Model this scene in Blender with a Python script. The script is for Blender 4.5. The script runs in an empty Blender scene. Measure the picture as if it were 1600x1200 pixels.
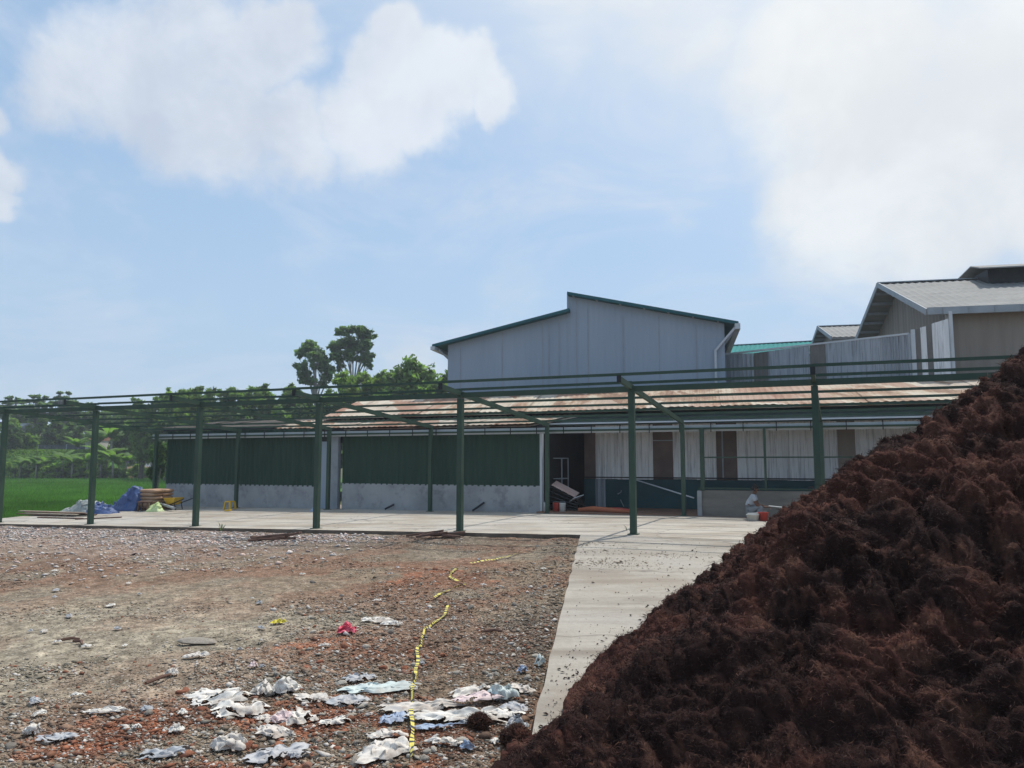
import bpy, bmesh, math, random
import numpy as np
from mathutils import Vector, Matrix
R = math.radians
random.seed(7); RNG = np.random.default_rng(11)
S = bpy.context.scene
C = S.collection

# ------------------------------------------------------------------ camera model / site axes
FPX = 1200.0; PIT = math.atan(120/1200.); cp, sp = math.cos(PIT), math.sin(PIT); CZ = 1.7
def ray(px, py):
    a = (px-800)/FPX; b = (600-py)/FPX
    return np.array([a, cp-b*sp, sp+b*cp])
def at_y(px, py, Y):
    d = ray(px, py); k = Y/d[1]; return np.array([d[0]*k, Y, CZ+d[2]*k])
def at_z(px, py, z):
    d = ray(px, py); k = (z-CZ)/d[2]; return np.array([d[0]*k, d[1]*k, z])
A0 = np.array([2.8227, 18.0865]); DS = np.array([-.9225, .3860]); DT = np.array([.3860, .9225])
def W(s, t, z=0.0): return np.array([A0[0]+DS[0]*s+DT[0]*t, A0[1]+DS[1]*s+DT[1]*t, z])
def ST(X, Y): return (X-A0[0])*DS[0]+(Y-A0[1])*DS[1], (X-A0[0])*DT[0]+(Y-A0[1])*DT[1]
def onp(px, py, T):                      # (s, z) of a pixel's ray on the vertical plane t = T
    r = ray(px, py); k = (T+A0@DT)/(r[:2]@DT); p = r*k
    return ST(p[0], p[1])[0], p[2]+CZ
def zslab(s, t):
    return -.0185*np.maximum(s, 0)*(1-np.clip(t, 0, 6.5)/13)
def on_slab(px, py):
    z = 0.0
    for _ in range(6):
        p = at_z(px, py, z); s, t = ST(p[0], p[1]); z = float(zslab(s, t))
    return at_z(px, py, z)

# ------------------------------------------------------------------ noise (numpy)
def _h(ix, iy, iz, seed):
    n = (ix.astype(np.int64)*374761393 + iy.astype(np.int64)*668265263 + iz.astype(np.int64)*2147483647 + seed*1274126177) & 0xFFFFFFFF
    n = ((n ^ (n >> 13))*1274126177) & 0xFFFFFFFF
    n = ((n ^ (n >> 16))*2246822519) & 0xFFFFFFFF
    return ((n ^ (n >> 15)) & 0xFFFF)/32767.5-1
def vn(p, seed=0):
    i = np.floor(p); f = p-i; f = f*f*(3-2*f); i = i.astype(np.int64)
    x, y, z = i[:, 0], i[:, 1], i[:, 2]; fx, fy, fz = f[:, 0], f[:, 1], f[:, 2]
    r = 0
    for dx in (0, 1):
        wx = fx if dx else 1-fx
        for dy in (0, 1):
            wy = fy if dy else 1-fy
            for dz in (0, 1):
                r = r + wx*wy*(fz if dz else 1-fz)*_h(x+dx, y+dy, z+dz, seed)
    return r
def fbm(p, sc, octv=4, seed=0, gain=.5):
    r = 0; a = 1.0; t = 0
    for o in range(octv):
        r = r+a*vn(p*sc+o*17.3, seed+o); t += a; a *= gain; sc *= 2.03
    return r/t

# ------------------------------------------------------------------ mesh helpers
WL = {}
def wl(o): return WL.get(o.name, Vector((0, 0, 0))) if o else Vector((0, 0, 0))
def link(name, me, mat, parent=None, smooth=False, loc=None):
    if mat: me.materials.append(mat)
    if smooth: me.polygons.foreach_set('use_smooth', [True]*len(me.polygons))
    o = bpy.data.objects.new(name, me); C.objects.link(o)
    if parent: o.parent = parent; WL[o.name] = wl(parent)
    if loc is not None: o.location = loc; WL[o.name] = Vector(loc)
    return o
class MB:
    def __init__(s): s.v = []; s.f = []; s.c = None
    def add(s, vs, fs):
        n = len(s.v); s.v += [tuple(map(float, q)) for q in vs]; s.f += [tuple(i+n for i in q) for q in fs]; return s
    def hexa(s, b, t):                    # bottom 4, top 4 (ccw from above)
        return s.add(list(b)+list(t), [(3, 2, 1, 0), (4, 5, 6, 7), (0, 1, 5, 4), (1, 2, 6, 5), (2, 3, 7, 6), (3, 0, 4, 7)])
    def box(s, c, size, rz=0.0):
        x, y, z = size[0]/2, size[1]/2, size[2]/2; ca, sa = math.cos(rz), math.sin(rz)
        q = [(c[0]+a*ca-b*sa, c[1]+a*sa+b*ca) for a, b in ((-x, -y), (x, -y), (x, y), (-x, y))]
        return s.hexa([(a, b, c[2]-z) for a, b in q], [(a, b, c[2]+z) for a, b in q])
    def bar(s, p, q, w, h, up=(0, 0, 1)):
        p = Vector(p); q = Vector(q); d = (q-p).normalized(); up = Vector(up)
        if abs(d.dot(up)) > .98: up = Vector((DT[0], DT[1], 0))
        u = d.cross(up).normalized()*w/2; v = u.cross(d).normalized()*h/2
        B = [p-u-v, p+u-v, p+u+v, p-u+v]; T = [x+(q-p) for x in B]
        return s.add(B+T, [(0, 1, 2, 3), (7, 6, 5, 4), (0, 4, 5, 1), (1, 5, 6, 2), (2, 6, 7, 3), (3, 7, 4, 0)])
    def tube(s, pts, rad, n=8, cap=True):
        pts = [Vector(p) for p in pts]; m = len(pts); rad = rad if hasattr(rad, '__len__') else [rad]*m
        prev = None; vs = []
        for i, p in enumerate(pts):
            d = (pts[min(i+1, m-1)]-pts[max(i-1, 0)]).normalized()
            a = (prev-d*prev.dot(d)) if prev else (Vector((1, 0, 0)) if abs(d.x) < .9 else Vector((0, 1, 0)))-d*((1 if abs(d.x) < .9 else 0)*d.x+(0 if abs(d.x) < .9 else 1)*d.y)
            a.normalize(); b = d.cross(a); prev = a
            for k in range(n):
                t = 2*math.pi*k/n; vs.append(p+(a*math.cos(t)+b*math.sin(t))*rad[i])
        fs = [(i*n+k, i*n+(k+1) % n, (i+1)*n+(k+1) % n, (i+1)*n+k) for i in range(m-1) for k in range(n)]
        if cap: fs += [tuple(range(n))[::-1], tuple(range((m-1)*n, m*n))]
        return s.add(vs, fs)
    def lathe(s, prof, c, n=20):
        vs = []; m = len(prof)
        for r, z in prof:
            for k in range(n):
                t = 2*math.pi*k/n; vs.append((c[0]+r*math.cos(t), c[1]+r*math.sin(t), c[2]+z))
        fs = [(i*n+k, i*n+(k+1) % n, (i+1)*n+(k+1) % n, (i+1)*n+k) for i in range(m-1) for k in range(n)]
        fs += [tuple(range(n))[::-1]]
        return s.add(vs, fs)
    def build(s, name, mat, parent=None, smooth=False, loc=None, bevel=0):
        o = wl(parent) if parent else (Vector(loc) if loc is not None else Vector((0, 0, 0)))
        me = bpy.data.meshes.new(name)
        me.from_pydata([(a-o.x, b-o.y, c-o.z) for a, b, c in s.v], [], s.f); me.update()
        ob = link(name, me, mat, parent, smooth, loc)
        if bevel:
            m = ob.modifiers.new('bevel', 'BEVEL'); m.width = bevel; m.segments = 2; m.limit_method = 'ANGLE'
        return ob
def mesh_np(name, V, F, mat, parent=None, col=None, smooth=False, loc=None):
    V = np.asarray(V, dtype=np.float32).reshape(-1, 3); F = np.asarray(F, dtype=np.int32); k = F.shape[1]
    o = wl(parent) if parent else (Vector(loc) if loc is not None else Vector((0, 0, 0)))
    V = V-np.array([o.x, o.y, o.z], dtype=np.float32)
    me = bpy.data.meshes.new(name)
    me.vertices.add(len(V)); me.vertices.foreach_set('co', V.ravel())
    me.loops.add(F.size); me.loops.foreach_set('vertex_index', F.ravel())
    me.polygons.add(len(F)); me.polygons.foreach_set('loop_start', np.arange(0, F.size, k, dtype=np.int32))
    me.polygons.foreach_set('loop_total', np.full(len(F), k, dtype=np.int32))
    if col is not None:
        at = me.color_attributes.new('Col', 'FLOAT_COLOR', 'POINT')
        cc = np.ones((len(V), 4), dtype=np.float32); cc[:, :3] = col; at.data.foreach_set('color', cc.ravel())
    me.update(calc_edges=True)
    if smooth: me.polygons.foreach_set('use_smooth', np.ones(len(F), dtype=bool))
    return link(name, me, mat, parent, False, loc)
def grid_faces(n, m):
    i, j = np.meshgrid(np.arange(n-1), np.arange(m-1), indexing='ij'); a = (i*m+j).ravel()
    return np.stack([a, a+1, a+m+1, a+m], 1)
def tag(o, label=None, cat=None, group=None, kind=None):
    if label: o['label'] = label
    if cat: o['category'] = cat
    if group: o['group'] = group
    if kind: o['kind'] = kind
    return o
def thing(name, label, cat, loc, group=None, rz=0.0):
    o = bpy.data.objects.new(name, None); C.objects.link(o); o.location = loc; o.rotation_euler[2] = rz
    o.empty_display_size = .2; WL[o.name] = Vector(loc)
    return tag(o, label, cat, group)
def dup(root, loc, rz=0.0, sc=1.0, label=None, group=None, tilt=(0, 0)):
    r = root.copy(); C.objects.link(r); r.location = loc; r.rotation_euler = (tilt[0], tilt[1], rz)
    r.scale = (sc, sc, sc) if not hasattr(sc, '__len__') else sc
    if label: r['label'] = label
    if group: r['group'] = group
    for ch in list(root.children):
        c = ch.copy(); C.objects.link(c); c.parent = r
        for g in ch.children:
            e = g.copy(); C.objects.link(e); e.parent = c
    return r

# ------------------------------------------------------------------ materials
def lin(r, g, b): return tuple((x/12.92 if x <= .04045 else ((x+.055)/1.055)**2.4) for x in (r/255., g/255., b/255.))
class NM:
    def __init__(s, name, rough=.8, spec=.3, metal=0.0):
        s.m = bpy.data.materials.new(name); s.m.use_nodes = True; s.t = s.m.node_tree; s.N = s.t.nodes; s.L = s.t.links
        s.b = s.N['Principled BSDF']; s.b.inputs['Roughness'].default_value = rough
        s.b.inputs['Specular IOR Level'].default_value = spec; s.b.inputs['Metallic'].default_value = metal
        s.co = s.N.new('ShaderNodeTexCoord').outputs['Object']
    def node(s, t, **k):
        n = s.N.new(t)
        for a, b in k.items(): setattr(n, a, b)
        return n
    def mapping(s, sc=(1, 1, 1), rot=(0, 0, 0), src=None):
        n = s.node('ShaderNodeMapping'); n.inputs['Scale'].default_value = sc; n.inputs['Rotation'].default_value = rot
        s.L.new(src or s.co, n.inputs['Vector']); return n.outputs[0]
    def noise(s, scale, detail=4, rough=.55, vec=None, dist=0):
        n = s.node('ShaderNodeTexNoise'); n.inputs['Scale'].default_value = scale; n.inputs['Detail'].default_value = detail
        n.inputs['Roughness'].default_value = rough; n.inputs['Distortion'].default_value = dist
        s.L.new(vec or s.co, n.inputs['Vector']); return n.outputs['Fac']
    def ramp(s, fac, stops):
        n = s.node('ShaderNodeValToRGB'); e = n.color_ramp.elements
        while len(e) < len(stops): e.new(.5)
        for q, (p, c) in zip(e, stops): q.position = p; q.color = (*c, 1) if hasattr(c, '__len__') else (c, c, c, 1)
        s.L.new(fac, n.inputs[0]); return n.outputs[0]
    def mix(s, fac, a, b, mode='MIX'):
        n = s.node('ShaderNodeMix', data_type='RGBA', blend_type=mode)
        for i, x in ((0, fac), (6, a), (7, b)):
            if hasattr(x, 'is_linked'): s.L.new(x, n.inputs[i])
            else: n.inputs[i].default_value = (*x, 1) if hasattr(x, '__len__') else x
        return n.outputs[2]
    def math(s, op, a, b=0.0):
        n = s.node('ShaderNodeMath', operation=op)
        for i, x in ((0, a), (1, b)):
            if hasattr(x, 'is_linked'): s.L.new(x, n.inputs[i])
            else: n.inputs[i].default_value = x
        return n.outputs[0]
    def attr(s, name='Col'): return s.node('ShaderNodeAttribute', attribute_name=name).outputs['Color']
    def bump(s, h, st=.3, d=.02):
        n = s.node('ShaderNodeBump'); n.inputs['Strength'].default_value = st; n.inputs['Distance'].default_value = d
        s.L.new(h, n.inputs['Height']); s.L.new(n.outputs[0], s.b.inputs['Normal'])
    def out(s, c):
        if hasattr(c, 'is_linked'): s.L.new(c, s.b.inputs['Base Color'])
        else: s.b.inputs['Base Color'].default_value = (*c, 1)
        return s.m
ROTS = math.atan2(DS[1], DS[0])
def simple(name, c1, c2, scale=3, rough=.7, spec=.3, bump=0, metal=0, stretch=None):
    k = NM(name, rough, spec, metal)
    v = k.mapping(stretch, (0, 0, -ROTS)) if stretch else None
    f = k.noise(scale, 5, .6, v)
    c = k.ramp(f, [(.3, c1), (.7, c2)])
    if bump: k.bump(k.noise(scale*9, 4), bump, .01)
    return k.out(c)
M = {}
k = NM('green_paint', .62, .28); c = k.ramp(k.noise(1.4, 6, .65), [(.3, (.030, .062, .043)), (.7, (.050, .088, .061))])
c = k.mix(k.ramp(k.noise(5, 6, .72), [(.60, 0), (.70, .65)]), c, (.085, .06, .042)); c = k.mix(k.ramp(k.noise(2.2, 5, .7, k.mapping((3, 3, .5))), [(.56, 0), (.72, .35)]), c, (.10, .14, .11)); M['green'] = k.out(c)
M['clad'] = simple('dark_green_sheet', (.019, .047, .033), (.028, .064, .044), 1.2, .65, .2, stretch=(3, 3, .4))
def mat_slab(nm, dim):
    k = NM(nm, .85, .25)
    v = k.mapping((.35, 1.6, 1), (0, 0, -ROTS)); n1 = k.noise(.9, 6, .62, v, .6); n2 = k.noise(.5, 4, .6); n3 = k.noise(14, 5, .65)
    c = k.ramp(n1, [(.28, (.29, .25, .21)), (.42, (.40, .36, .31)), (.56, (.52, .48, .42)), (.8, (.43, .39, .335))])
    c = k.mix(k.ramp(n2, [(.48, 0), (.62, .6)]), c, (.33, .27, .21))
    n4 = k.noise(.33, 5, .6, None, .5); c = k.mix(k.ramp(n4, [(.5, 0), (.6, .5)]), c, (.50, .475, .44))
    c = k.mix(k.ramp(n3, [(.35, .22), (.6, 0)]), c, (.22, .19, .16))
    n5 = k.noise(3.2, 6, .7, v); c = k.mix(k.ramp(n5, [(.58, 0), (.7, .4)]), c, (.28, .24, .21))
    w = k.noise(70, 3, .7); c = k.mix(k.ramp(w, [(.3, .5), (.42, 0)]), c, (.1, .08, .07))
    cr = k.node('ShaderNodeTexVoronoi', feature='DISTANCE_TO_EDGE'); cr.inputs['Scale'].default_value = .22
    wv = k.node('ShaderNodeVectorMath', operation='ADD'); k.L.new(k.co, wv.inputs[0]); nn_ = k.node('ShaderNodeTexNoise'); nn_.inputs['Scale'].default_value = 1.3; k.L.new(k.co, nn_.inputs['Vector']); k.L.new(nn_.outputs['Color'], wv.inputs[1]); k.L.new(wv.outputs[0], cr.inputs['Vector'])
    c = k.mix(k.ramp(cr.outputs['Distance'], [(.0, .55), (.006, 0)]), c, (.12, .10, .085))
    c = k.mix(1.0, c, (dim*.985, dim*.985, dim*.975), 'MULTIPLY'); k.bump(k.noise(30, 5), .15, .01); return k.out(c)
M['slab'] = mat_slab('slab_concrete', 1.0); M['path'] = mat_slab('path_concrete', .80)
def mat_wall():
    k = NM('rendered_concrete', .9, .2)
    n1 = k.noise(.7, 6, .65); n2 = k.noise(2.2, 5, .6); n3 = k.noise(1.1, 3, .5, k.mapping((2, 2, .5)))
    c = k.ramp(n1, [(.3, (.24, .25, .26)), (.55, (.36, .37, .38)), (.75, (.43, .43, .43))])
    c = k.mix(k.ramp(n2, [(.55, 0), (.66, .55)]), c, (.17, .17, .18)); c = k.mix(k.ramp(n3, [(.55, 0), (.7, .4)]), c, (.46, .46, .46))
    k.bump(k.noise(25, 4), .2, .01); return k.out(c)
M['dwarf'] = mat_wall()
def mat_block():
    k = NM('grey_block_wall', .9, .2)
    n1 = k.noise(1.2, 6, .6, k.mapping((.6, .6, 2)))
    c = k.ramp(n1, [(.3, (.15, .14, .125)), (.6, (.23, .22, .20)), (.8, (.29, .275, .25))]); k.bump(k.noise(20, 5), .3, .01); return k.out(c)
M['block'] = mat_block()
def mat_zinc(name, a, b, c3, metal=.15):
    k = NM(name, .5, .4, metal)
    n1 = k.noise(2.2, 5, .65, k.mapping((2.5, 2.5, .25))); n2 = k.noise(.8, 3); n3 = k.noise(4.5, 4, .7, k.mapping((3, 3, .12)))
    c = k.ramp(n1, [(.3, a), (.6, b)]); c = k.mix(k.ramp(n2, [(.55, 0), (.75, .4)]), c, c3)
    c = k.mix(k.ramp(n3, [(.50, 0), (.62, .7)]), c, tuple(x*.5 for x in a)); return k.out(c)  # vertical streaks, darkened further to stand in for missing shade between the ribs
M['zinc'] = mat_zinc('galvanised_sheet', (.66, .67, .68), (.80, .80, .80), (.68, .65, .62), 0)
M['zincdark'] = mat_zinc('weathered_grey_sheet', (.27, .30, .34), (.36, .39, .43), (.30, .31, .32), 0)
M['warewall'] = simple('pale_blue_grey_sheet', (.27, .325, .40), (.325, .38, .455), .35, .5, .3, stretch=(1.5, 1.5, .15))
M['brown'] = simple('dull_brown_sheet', (.12, .085, .075), (.19, .135, .12), 1.8, .7, .2)
M['greybrown'] = simple('grey_brown_sheet', (.13, .125, .12), (.19, .18, .17), 1.5, .7, .2)
M['taupe'] = simple('taupe_sheet', (.225, .19, .16), (.31, .265, .225), .9, .65, .25, stretch=(2, 2, .2))
M['darkroof'] = simple('sooty_roof_sheet', (.045, .042, .04), (.12, .105, .095), .9, .8, .15)
M['lean'] = simple('faded_green_roof_sheet', (.06, .082, .073), (.10, .125, .112), 2, .95, .05, stretch=(.5, 3, 1))
M['teal'] = simple('dark_teal_paint', (.012, .05, .06), (.02, .075, .085), 1.5, .6, .3)
M['tealedge'] = simple('dark_teal_roof_sheet', (.014, .085, .10), (.022, .115, .135), .8, .6, .2)
M['tealroof'] = simple('teal_roof_sheet', (.014, .18, .178), (.024, .235, .225), .8, .8, .15)
M['greyroof'] = simple('grey_roof_sheet', (.20, .20, .195), (.29, .285, .275), .7, .7, .15, stretch=(1, 3, 1))
M['trim'] = simple('pale_grey_trim', (.46, .49, .52), (.56, .59, .62), 2, .5, .3)
M['trimdark'] = simple('grey_trim', (.28, .31, .34), (.36, .39, .42), 2, .6, .2)
M['greymetal'] = simple('grey_metal', (.24, .27, .30), (.34, .37, .40), 3, .5, .4)
M['dark'] = simple('dark_metal', (.012, .014, .018), (.03, .032, .036), 3, .6, .3)
M['inner'] = simple('dark_inner_wall', (.02, .018, .02), (.04, .036, .036), 1, .9, .1)  # near-black tone with slight random variation for the shed's inside walls
def mat_rust():
    k = NM('rusty_roof_sheet', .75, .25)
    v = k.mapping((1.0, .22, 1), (0, 0, -ROTS)); v2 = k.mapping((1.15, .28, 1), (0, 0, -ROTS))
    n1 = k.noise(1.1, 6, .65, v, .4); n2 = k.noise(2.8, 5, .7, v, .3)
    w = k.node('ShaderNodeTexVoronoi'); w.inputs['Scale'].default_value = .9; k.L.new(v2, w.inputs['Vector'])
    c = k.ramp(n1, [(.34, (.52, .46, .37)), (.46, (.45, .375, .285)), (.52, (.33, .22, .145)), (.62, (.20, .115, .075)), (.80, (.36, .265, .19))])
    c = k.mix(k.ramp(n2, [(.55, 0), (.70, .55)]), c, (.36, .19, .12))
    sh = k.node('ShaderNodeSeparateColor'); k.L.new(w.outputs['Color'], sh.inputs[0])
    c = k.mix(k.math('MULTIPLY', k.ramp(sh.outputs[0], [(.5, 0), (.7, 1)]), .55), c, (.55, .50, .42))
    c = k.mix(k.math('MULTIPLY', k.ramp(sh.outputs[1], [(.7, 0), (.85, 1)]), .6), c, (.30, .15, .10))
    k.bump(k.noise(20, 4), .15, .01); return k.out(c)
M['rust'] = mat_rust()
def mat_leaf(name, tint, sat=0.55):
    k = NM(name, .55, .25)
    c = k.mix(1.0, k.attr(), tint, 'MULTIPLY'); k.out(c)
    tr = k.node('ShaderNodeBsdfTranslucent'); k.L.new(k.mix(1.0, c, (1.0, 1.15, .5), 'MULTIPLY'), tr.inputs['Color'])
    ms = k.node('ShaderNodeMixShader'); ms.inputs[0].default_value = sat
    k.L.new(k.b.outputs[0], ms.inputs[1]); k.L.new(tr.outputs[0], ms.inputs[2])
    k.L.new(ms.outputs[0], k.N['Material Output'].inputs['Surface']); return k.m
M['leaf'] = mat_leaf('leaf', (1, 1, 1))
M['bark'] = simple('bark', (.10, .085, .07), (.19, .17, .15), 4, .9, .1)
M['palebark'] = simple('pale_bark', (.22, .20, .18), (.34, .32, .29), 4, .9, .1)
def mat_attr(name, rough=.9, spec=.15, n_amt=.35, n_scale=8, bump=.3, bs=40):
    k = NM(name, rough, spec)
    c = k.mix(n_amt, k.attr(), k.ramp(k.noise(n_scale, 6, .7), [(.3, .25), (.7, 1.5)]), 'MULTIPLY')
    if bump: k.bump(k.noise(bs, 6, .7), bump, .02)
    return k.out(c)
k = NM('rubble_soil', .95, .1)
c = k.mix(.75, k.attr(), k.ramp(k.noise(9, 7, .72), [(.32, .25), (.68, 1.5)]), 'MULTIPLY'); c = k.mix(.8, c, k.ramp(k.noise(42, 4, .7), [(.3, .35), (.7, 1.55)]), 'MULTIPLY')
vo = k.node('ShaderNodeTexVoronoi'); vo.inputs['Scale'].default_value = 26; k.L.new(k.co, vo.inputs['Vector'])
sc_ = k.node('ShaderNodeSeparateColor'); k.L.new(vo.outputs['Color'], sc_.inputs[0])
c = k.mix(k.math('MULTIPLY', k.ramp(sc_.outputs[0], [(.78, 0), (.82, .75)]), k.ramp(vo.outputs['Distance'], [(.25, 1), (.45, 0)])), c, (.46, .42, .36))
c = k.mix(k.math('MULTIPLY', k.ramp(sc_.outputs[1], [(.84, 0), (.88, .7)]), k.ramp(vo.outputs['Distance'], [(.3, 1), (.5, 0)])), c, (.09, .07, .055))
k.bump(k.noise(35, 6, .7), .6, .02); M['yard'] = k.out(c)
M['chips'] = mat_attr('rubble_pieces', .9, .2, .4, 30, .2, 60)
M['coir'] = mat_attr('coir_fibre_mass', .95, .08, .6, 22, .8, 60)
M['fibre'] = mat_attr('coir_fibre_strand', .8, .2, 0.0, 5, 0)
M['field'] = simple('paddy_ground', (.06, .155, .033), (.09, .20, .045), .12, .9, .1, .3)
M['outland'] = simple('outlying_ground', (.07, .09, .035), (.12, .12, .06), .1, .95, .1)
def rnd_mat(name, stops, rough=.9, bump=.4):
    k = NM(name, rough, .2); oi = k.node('ShaderNodeObjectInfo')
    c = k.ramp(oi.outputs['Random'], stops); c = k.mix(.6, c, k.ramp(k.noise(12, 5, .7), [(.3, .5), (.7, 1.35)]), 'MULTIPLY')
    k.bump(k.noise(30, 5), bump, .02); return k.out(c)
M['stone'] = rnd_mat('grey_stone', [(0, (.20, .175, .15)), (.4, (.30, .265, .225)), (.7, (.39, .35, .295)), (1, (.48, .44, .38))])
M['brick'] = rnd_mat('brick', [(0, (.25, .095, .058)), (.5, (.34, .145, .085)), (1, (.29, .16, .115))])
def plastic(name, a, b, dirt=.55, rough=.55, dcol=(.22, .16, .12)):
    k = NM(name, rough, .4); oi = k.node('ShaderNodeObjectInfo')
    c = k.mix(oi.outputs['Random'], a, b)
    n = k.noise(5, 6, .7); n2 = k.noise(18, 5, .7)
    c = k.mix(k.ramp(n, [(.44, 0), (.66, dirt)]), c, dcol); c = k.mix(k.ramp(n2, [(.55, 0), (.75, dirt*.6)]), c, dcol)
    k.bump(n2, .12, .004); return k.out(c)
M['pwhite'] = plastic('dirty_white_plastic', (.76, .73, .67), (.64, .59, .53), .75, .7)
M['ppink'] = plastic('pink_plastic', (.75, .08, .13), (.7, .1, .16), .15)
M['ppale'] = plastic('pale_pink_plastic', (.72, .58, .57), (.70, .55, .54), .5)
M['pblue'] = plastic('light_blue_plastic', (.30, .37, .50), (.34, .42, .54), .4)
M['pyellow'] = plastic('yellow_plastic', (.75, .62, .05), (.7, .6, .08), .2)
M['pteal'] = plastic('pale_teal_plastic', (.55, .63, .61), (.58, .63, .60), .5)
M['pgrey'] = plastic('grey_plastic', (.45, .45, .46), (.38, .40, .42), .5)
M['tarpblue'] = plastic('blue_tarpaulin', (.035, .07, .20), (.05, .10, .26), .2, .5, (.25, .28, .36))
M['tarpgrey'] = plastic('grey_green_tarpaulin', (.40, .44, .42), (.34, .38, .37), .4)
M['netgreen'] = plastic('yellow_green_netting', (.55, .68, .30), (.6, .7, .35), .3, .7, (.75, .78, .7))
M['sack'] = simple('brown_paper_sack', (.36, .22, .14), (.46, .31, .21), 5, .85, .1)
M['wood'] = simple('weathered_plank', (.30, .25, .19), (.45, .39, .31), 3, .85, .1)
M['darkwood'] = simple('dark_timber', (.11, .065, .05), (.18, .11, .085), 4, .85, .1)
M['yellow'] = simple('yellow_paint', (.62, .36, .02), (.70, .44, .04), 3, .5, .4)
M['red'] = simple('red_plastic', (.42, .05, .04), (.50, .08, .06), 3, .5, .3)
M['pale'] = simple('pale_plastic', (.55, .55, .53), (.66, .66, .64), 5, .5, .3)
M['black'] = simple('black_plastic', (.012, .012, .014), (.025, .025, .028), 4, .5, .3)
M['orange'] = simple('faded_orange_cloth', (.36, .11, .06), (.46, .17, .09), 4, .8, .1)
M['pinksheet'] = simple('faded_pink_sheet', (.52, .36, .32), (.60, .46, .41), 3, .6, .3)
M['soilfloor'] = simple('red_brown_floor', (.18, .11, .08), (.28, .17, .125), 1.2, .9, .1)
M['skin'] = simple('skin', (.14, .07, .045), (.17, .09, .06), 6, .6, .3)
M['shirt'] = simple('pale_grey_cloth', (.34, .37, .41), (.44, .47, .51), 8, .9, .1)
M['trouser'] = simple('grey_cloth', (.22, .24, .26), (.29, .31, .33), 8, .9, .1)
M['hair'] = simple('black_hair', (.01, .009, .008), (.018, .016, .014), 10, .6, .3)
M['plaster'] = simple('cream_plaster', (.5, .47, .42), (.6, .57, .52), 2, .9, .1)
M['tile'] = simple('clay_tile', (.18, .09, .06), (.26, .14, .10), 2, .8, .1)
M['farfence'] = simple('slate_blue_sheet', (.06, .07, .085), (.085, .095, .115), .5, .6, .2)
M['weed'] = simple('weed_leaf', (.10, .15, .05), (.16, .20, .08), 9, .8, .1)
M['edge'] = simple('muddy_slab_edge', (.10, .078, .06), (.19, .155, .125), 3, .95, .1, .4)
M['earth'] = simple('dry_brown_earth', (.19, .14, .095), (.27, .21, .145), 1.5, .95, .1, .4)
def corr(p0, u, v, length, height, pitch=.2, amp=.02, thick=0, side=1, seg=4, nh=2, edge=None):
    """ribbed sheet: p0 corner, u along (unit), v up (unit); ribs stand out along u x v"""
    u = np.array(u, float); v = np.array(v, float); nn = np.cross(u, v)*side
    n = max(2, int(length/pitch*seg)); xs = np.linspace(0, length, n+1)
    ph = (xs/pitch) % 1.0
    prof = np.clip(np.abs(((ph+.5) % 1)-.5)*4-.6, 0, 1)*amp
    hs = np.linspace(0, 1, nh); V = []
    for h in hs:
        for i, x in enumerate(xs):
            hh = height(x) if callable(height) else height
            e = edge(x) if edge and h == hs[0] else 0
            V.append(np.array(p0)+u*x+v*(hh*h+e)+nn*prof[i])
    m = MB(); m.add(V, [tuple(q) for q in grid_faces(nh, n+1)]); return m
DS3 = np.array([DS[0], DS[1], 0]); DT3 = np.array([DT[0], DT[1], 0]); UP = np.array([0, 0, 1.])

# ================================================================== BUILDINGS
XR = -DS3                                     # to the right along the facades
def facade(name, pxl, pxr, pyt, pyb, T, mat, parent, pitch=.2, amp=.02, zb=None, zt=None, jag=0):
    """ribbed or flat sheet on plane t=T between two pixel columns; top / bottom from pixel rows at the centre"""
    pm = (pxl+pxr)/2; s0 = onp(pxl, (pyt+pyb)/2, T)[0]; s1 = onp(pxr, (pyt+pyb)/2, T)[0]
    z1 = zt if zt is not None else onp(pm, pyt, T)[1]; z0 = zb if zb is not None else onp(pm, pyb, T)[1]
    if pitch:
        rr = np.random.default_rng(int(pxl*7+pyt))
        jt = {}
        def ed(x): k = int(x/.8); jt.setdefault(k, rr.uniform(-jag, jag)); return jt[k]
        m = corr(W(s0, T, z0), XR, UP, s0-s1, z1-z0, pitch, amp, edge=ed if jag else None)
        # thin backing so the sheet has body
        a, b = W(s0, T+.012, z0+.02), W(s1, T+.012, z0+.02); c, d = W(s1, T+.03, z0+.02), W(s0, T+.03, z0+.02)
        m.hexa([a, b, c, d], [q+UP*(z1-z0-.02) for q in (a, b, c, d)])
    else:
        m = MB(); a, b, c, d = W(s0, T-amp, z0), W(s1, T-amp, z0), W(s1, T+.1, z0), W(s0, T+.1, z0)
        m.hexa([a, b, c, d], [q+UP*(z1-z0) for q in (a, b, c, d)])
    return m.build(name, mat, parent)
def sbox(m, s0, s1, t0, t1, z0, z1):
    a, b, c, d = W(s0, t0, z0), W(s1, t0, z0), W(s1, t1, z0), W(s0, t1, z0)
    return m.hexa([a, b, c, d], [q+UP*(z1-z0) for q in (a, b, c, d)])
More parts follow.
